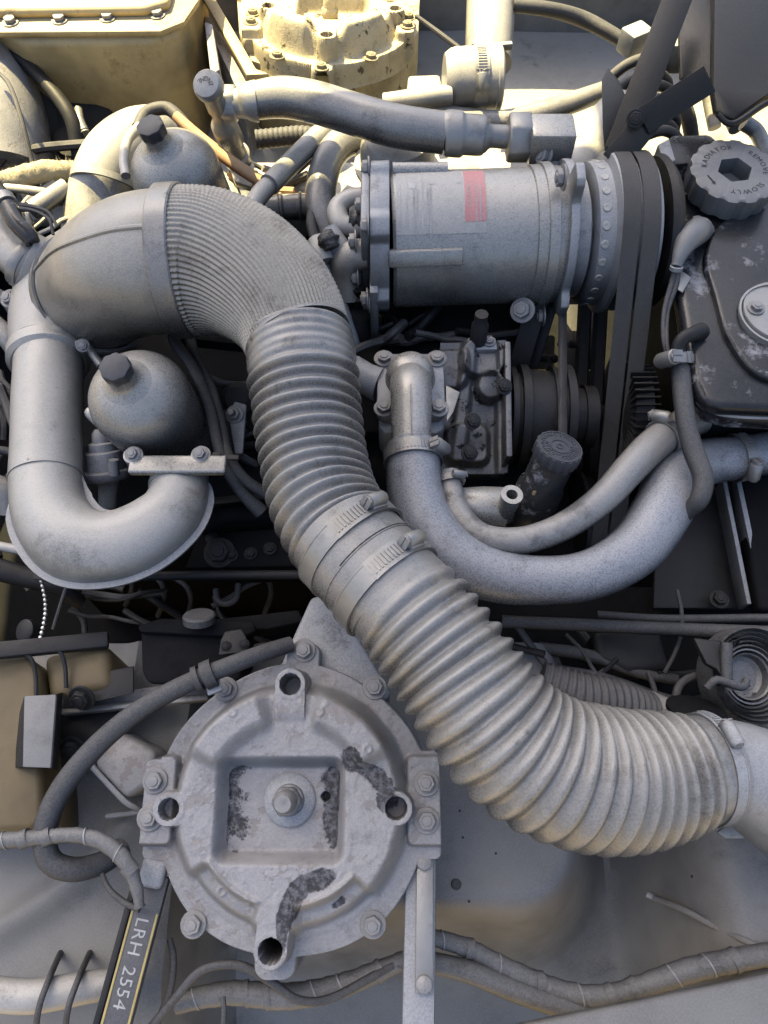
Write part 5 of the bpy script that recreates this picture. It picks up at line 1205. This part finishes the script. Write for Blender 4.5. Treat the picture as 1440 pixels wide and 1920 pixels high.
for i, (pts, mt, lb, nm) in enumerate((
    ([(940, 1165, -.10, 12), (1100, 1172, -.10, 12), (1270, 1180, -.09, 13), (1480, 1190, -.08, 15)], 'cable', 'long dark rod running right above the horn', 'tie_rod'),
    ([(1120, 1152, -.13, 7), (1250, 1160, -.12, 8), (1470, 1158, -.11, 8)], 'cable', 'thinner dark rod above the long rod at the right', 'tie_rod'),
    ([(1010, 1215, -.16, 12), (1100, 1228, -.16, 12), (1200, 1262, -.16, 11), (1270, 1275, -.16, 10)], 'cable', 'dusty pipe crossing the dark gap behind the lower hose, upper', 'brake_pipe'),
    ([(1030, 1255, -.15, 11), (1130, 1272, -.15, 11), (1230, 1305, -.15, 10), (1290, 1320, -.15, 10)], 'cable', 'dusty pipe crossing the dark gap behind the lower hose, lower', 'brake_pipe'),
    ([(960, 1160, -.12, 7), (1010, 1230, -.13, 7), (1060, 1290, -.14, 7)], 'black', 'thin black cable slanting down behind the lower hose', 'cable'),
    ([(1275, 1340, -.10, 8), (1268, 1300, -.09, 8), (1285, 1275, -.09, 8), (1330, 1262, -.1, 8)], 'cable', 'bent dark wire left of the horn', 'wire'))):
    single(nm, tube(pts, 14, .008), mt, lb, 'wire' if nm in ('wire', 'cable') else 'pipe')
single('valve_wheel', [lathe(P(1305, 1335, -.06), Vector((.1, .75, .65)), [(-.05, .010), (-.012, .011), (-.008, .02), (0, .034), (.004, .034), (.006, .030), (.006, .001)], 32)], 'block', 'small round disc cap on a stem left of the end duct', 'cap')
single('frame_rail', [prism([Vector((.10, -.02, -.20)), Vector((.75, -.02, -.18)), Vector((.75, -.20, -.22)), Vector((.10, -.20, -.22))], Vector((0, .1, 1)), .05, .008)], 'block', 'dark frame rail behind the lower air hose', 'rail')
single('steering_box', [prism([P(a, b, -.15) for a, b in ((1110, 1180), (1240, 1180), (1260, 1255), (1180, 1262), (1120, 1235))], ZUP, .05, .01, 3)], 'dark', 'dark cast box deep behind the lower hose', 'box')

# ================================================================ small wires and fittings in the dark gaps
ORD = ('first', 'second', 'third', 'fourth', 'fifth', 'sixth', 'seventh', 'eighth', 'ninth', 'tenth', 'eleventh', 'twelfth')
def wires(n, seed, box_, zr, rr, label, group, mats=('cable', 'black', 'dark'), name='thin_cable', span=120):
    g = random.Random(seed); made = []
    for i in range(n):
        x, y = g.uniform(box_[0], box_[2]), g.uniform(box_[1], box_[3]); z = g.uniform(*zr); a = g.uniform(0, 6.28); pts = []
        for k in range(5):
            pts.append((x, y, z, g.uniform(*rr) if k == 0 else pts[0][3])); a += g.uniform(-.4, .4)
            x += math.cos(a) * span / 3; y += math.sin(a) * span / 3 * .8; z += g.uniform(-.015, .012)
        made.append((pts[2][0], single(name, tube(pts, 8, .007), g.choice(mats), label, 'cable', group)))
    made.sort(key=lambda t: t[0])
    for i, (x, o) in enumerate(made): o['label'] = label + ', ' + ORD[i] + ' from left'
wires(9, 1, (-10, 690, 10, 960), (-.22, -.10), (4, 9), 'thin dusty cable tangled in the gap left of the U-pipe', 'cables left of the U-pipe')
wires(12, 2, (40, 1080, 420, 1150), (-.24, -.14), (3, 7), 'thin dark cable in the shadow under the U-pipe bend', 'cables under the U-pipe bend')
wires(10, 3, (700, 600, 860, 640), (-.06, -.03), (4, 10), 'dark pipe in the gap below the compressor', 'pipes below the compressor', name='small_pipe', span=90)
wires(9, 4, (1000, 1180, 1260, 1280), (-.19, -.12), (4, 9), 'dusty dark pipe in the gap behind the lower hose', 'pipes behind the lower hose', name='small_pipe', span=150)
wires(8, 5, (420, 650, 470, 900), (-.13, -.08), (4, 9), 'dark cable in the gap left of the upper hose', 'cables left of the upper hose', span=70)
wires(10, 6, (10, 210, 180, 300), (-.16, -.06), (4, 10), 'sun-flecked cable in the shadow below the khaki tank', 'cables below the khaki tank')
wires(9, 7, (440, 300, 600, 400), (-.04, .0), (4, 9), 'dusty sunlit cable under the slanting pipes', 'cables under the slanting pipes', mats=('pipe', 'cable', 'rust'), span=100)
wires(8, 8, (1330, 1330, 1440, 1400), (-.2, -.12), (3, 6), 'thin dark wire below the horn', 'wires below the horn', span=90)
wires(8, 9, (20, 400, 120, 470), (-.05, .02), (4, 8), 'dusty cable beside the plenum and sensor plug', 'cables beside the plenum', mats=('pipe', 'cable', 'hose'), span=80)
g = random.Random(21)
for (x0, y0, x1, y1, z, n, lb, gp) in ((380, 1000, 560, 1060, -.088, 5, 'small dark bolt on the head rail', 'bolts on the head rail'), (1010, 600, 1100, 690, -.14, 5, 'small dark bolt behind the drive belts', 'bolts behind the belts')):
    for i in range(n):
        p = P(x0 + (x1 - x0) * (i + .5) / n, g.uniform(y0, y1), z)
        b = bolt(None, p, ZUP, .006, 'dark', name='small_bolt'); b['label'] = lb + ', ' + ORD[i] + ' from left'; b['category'] = 'bolt'; b['group'] = gp
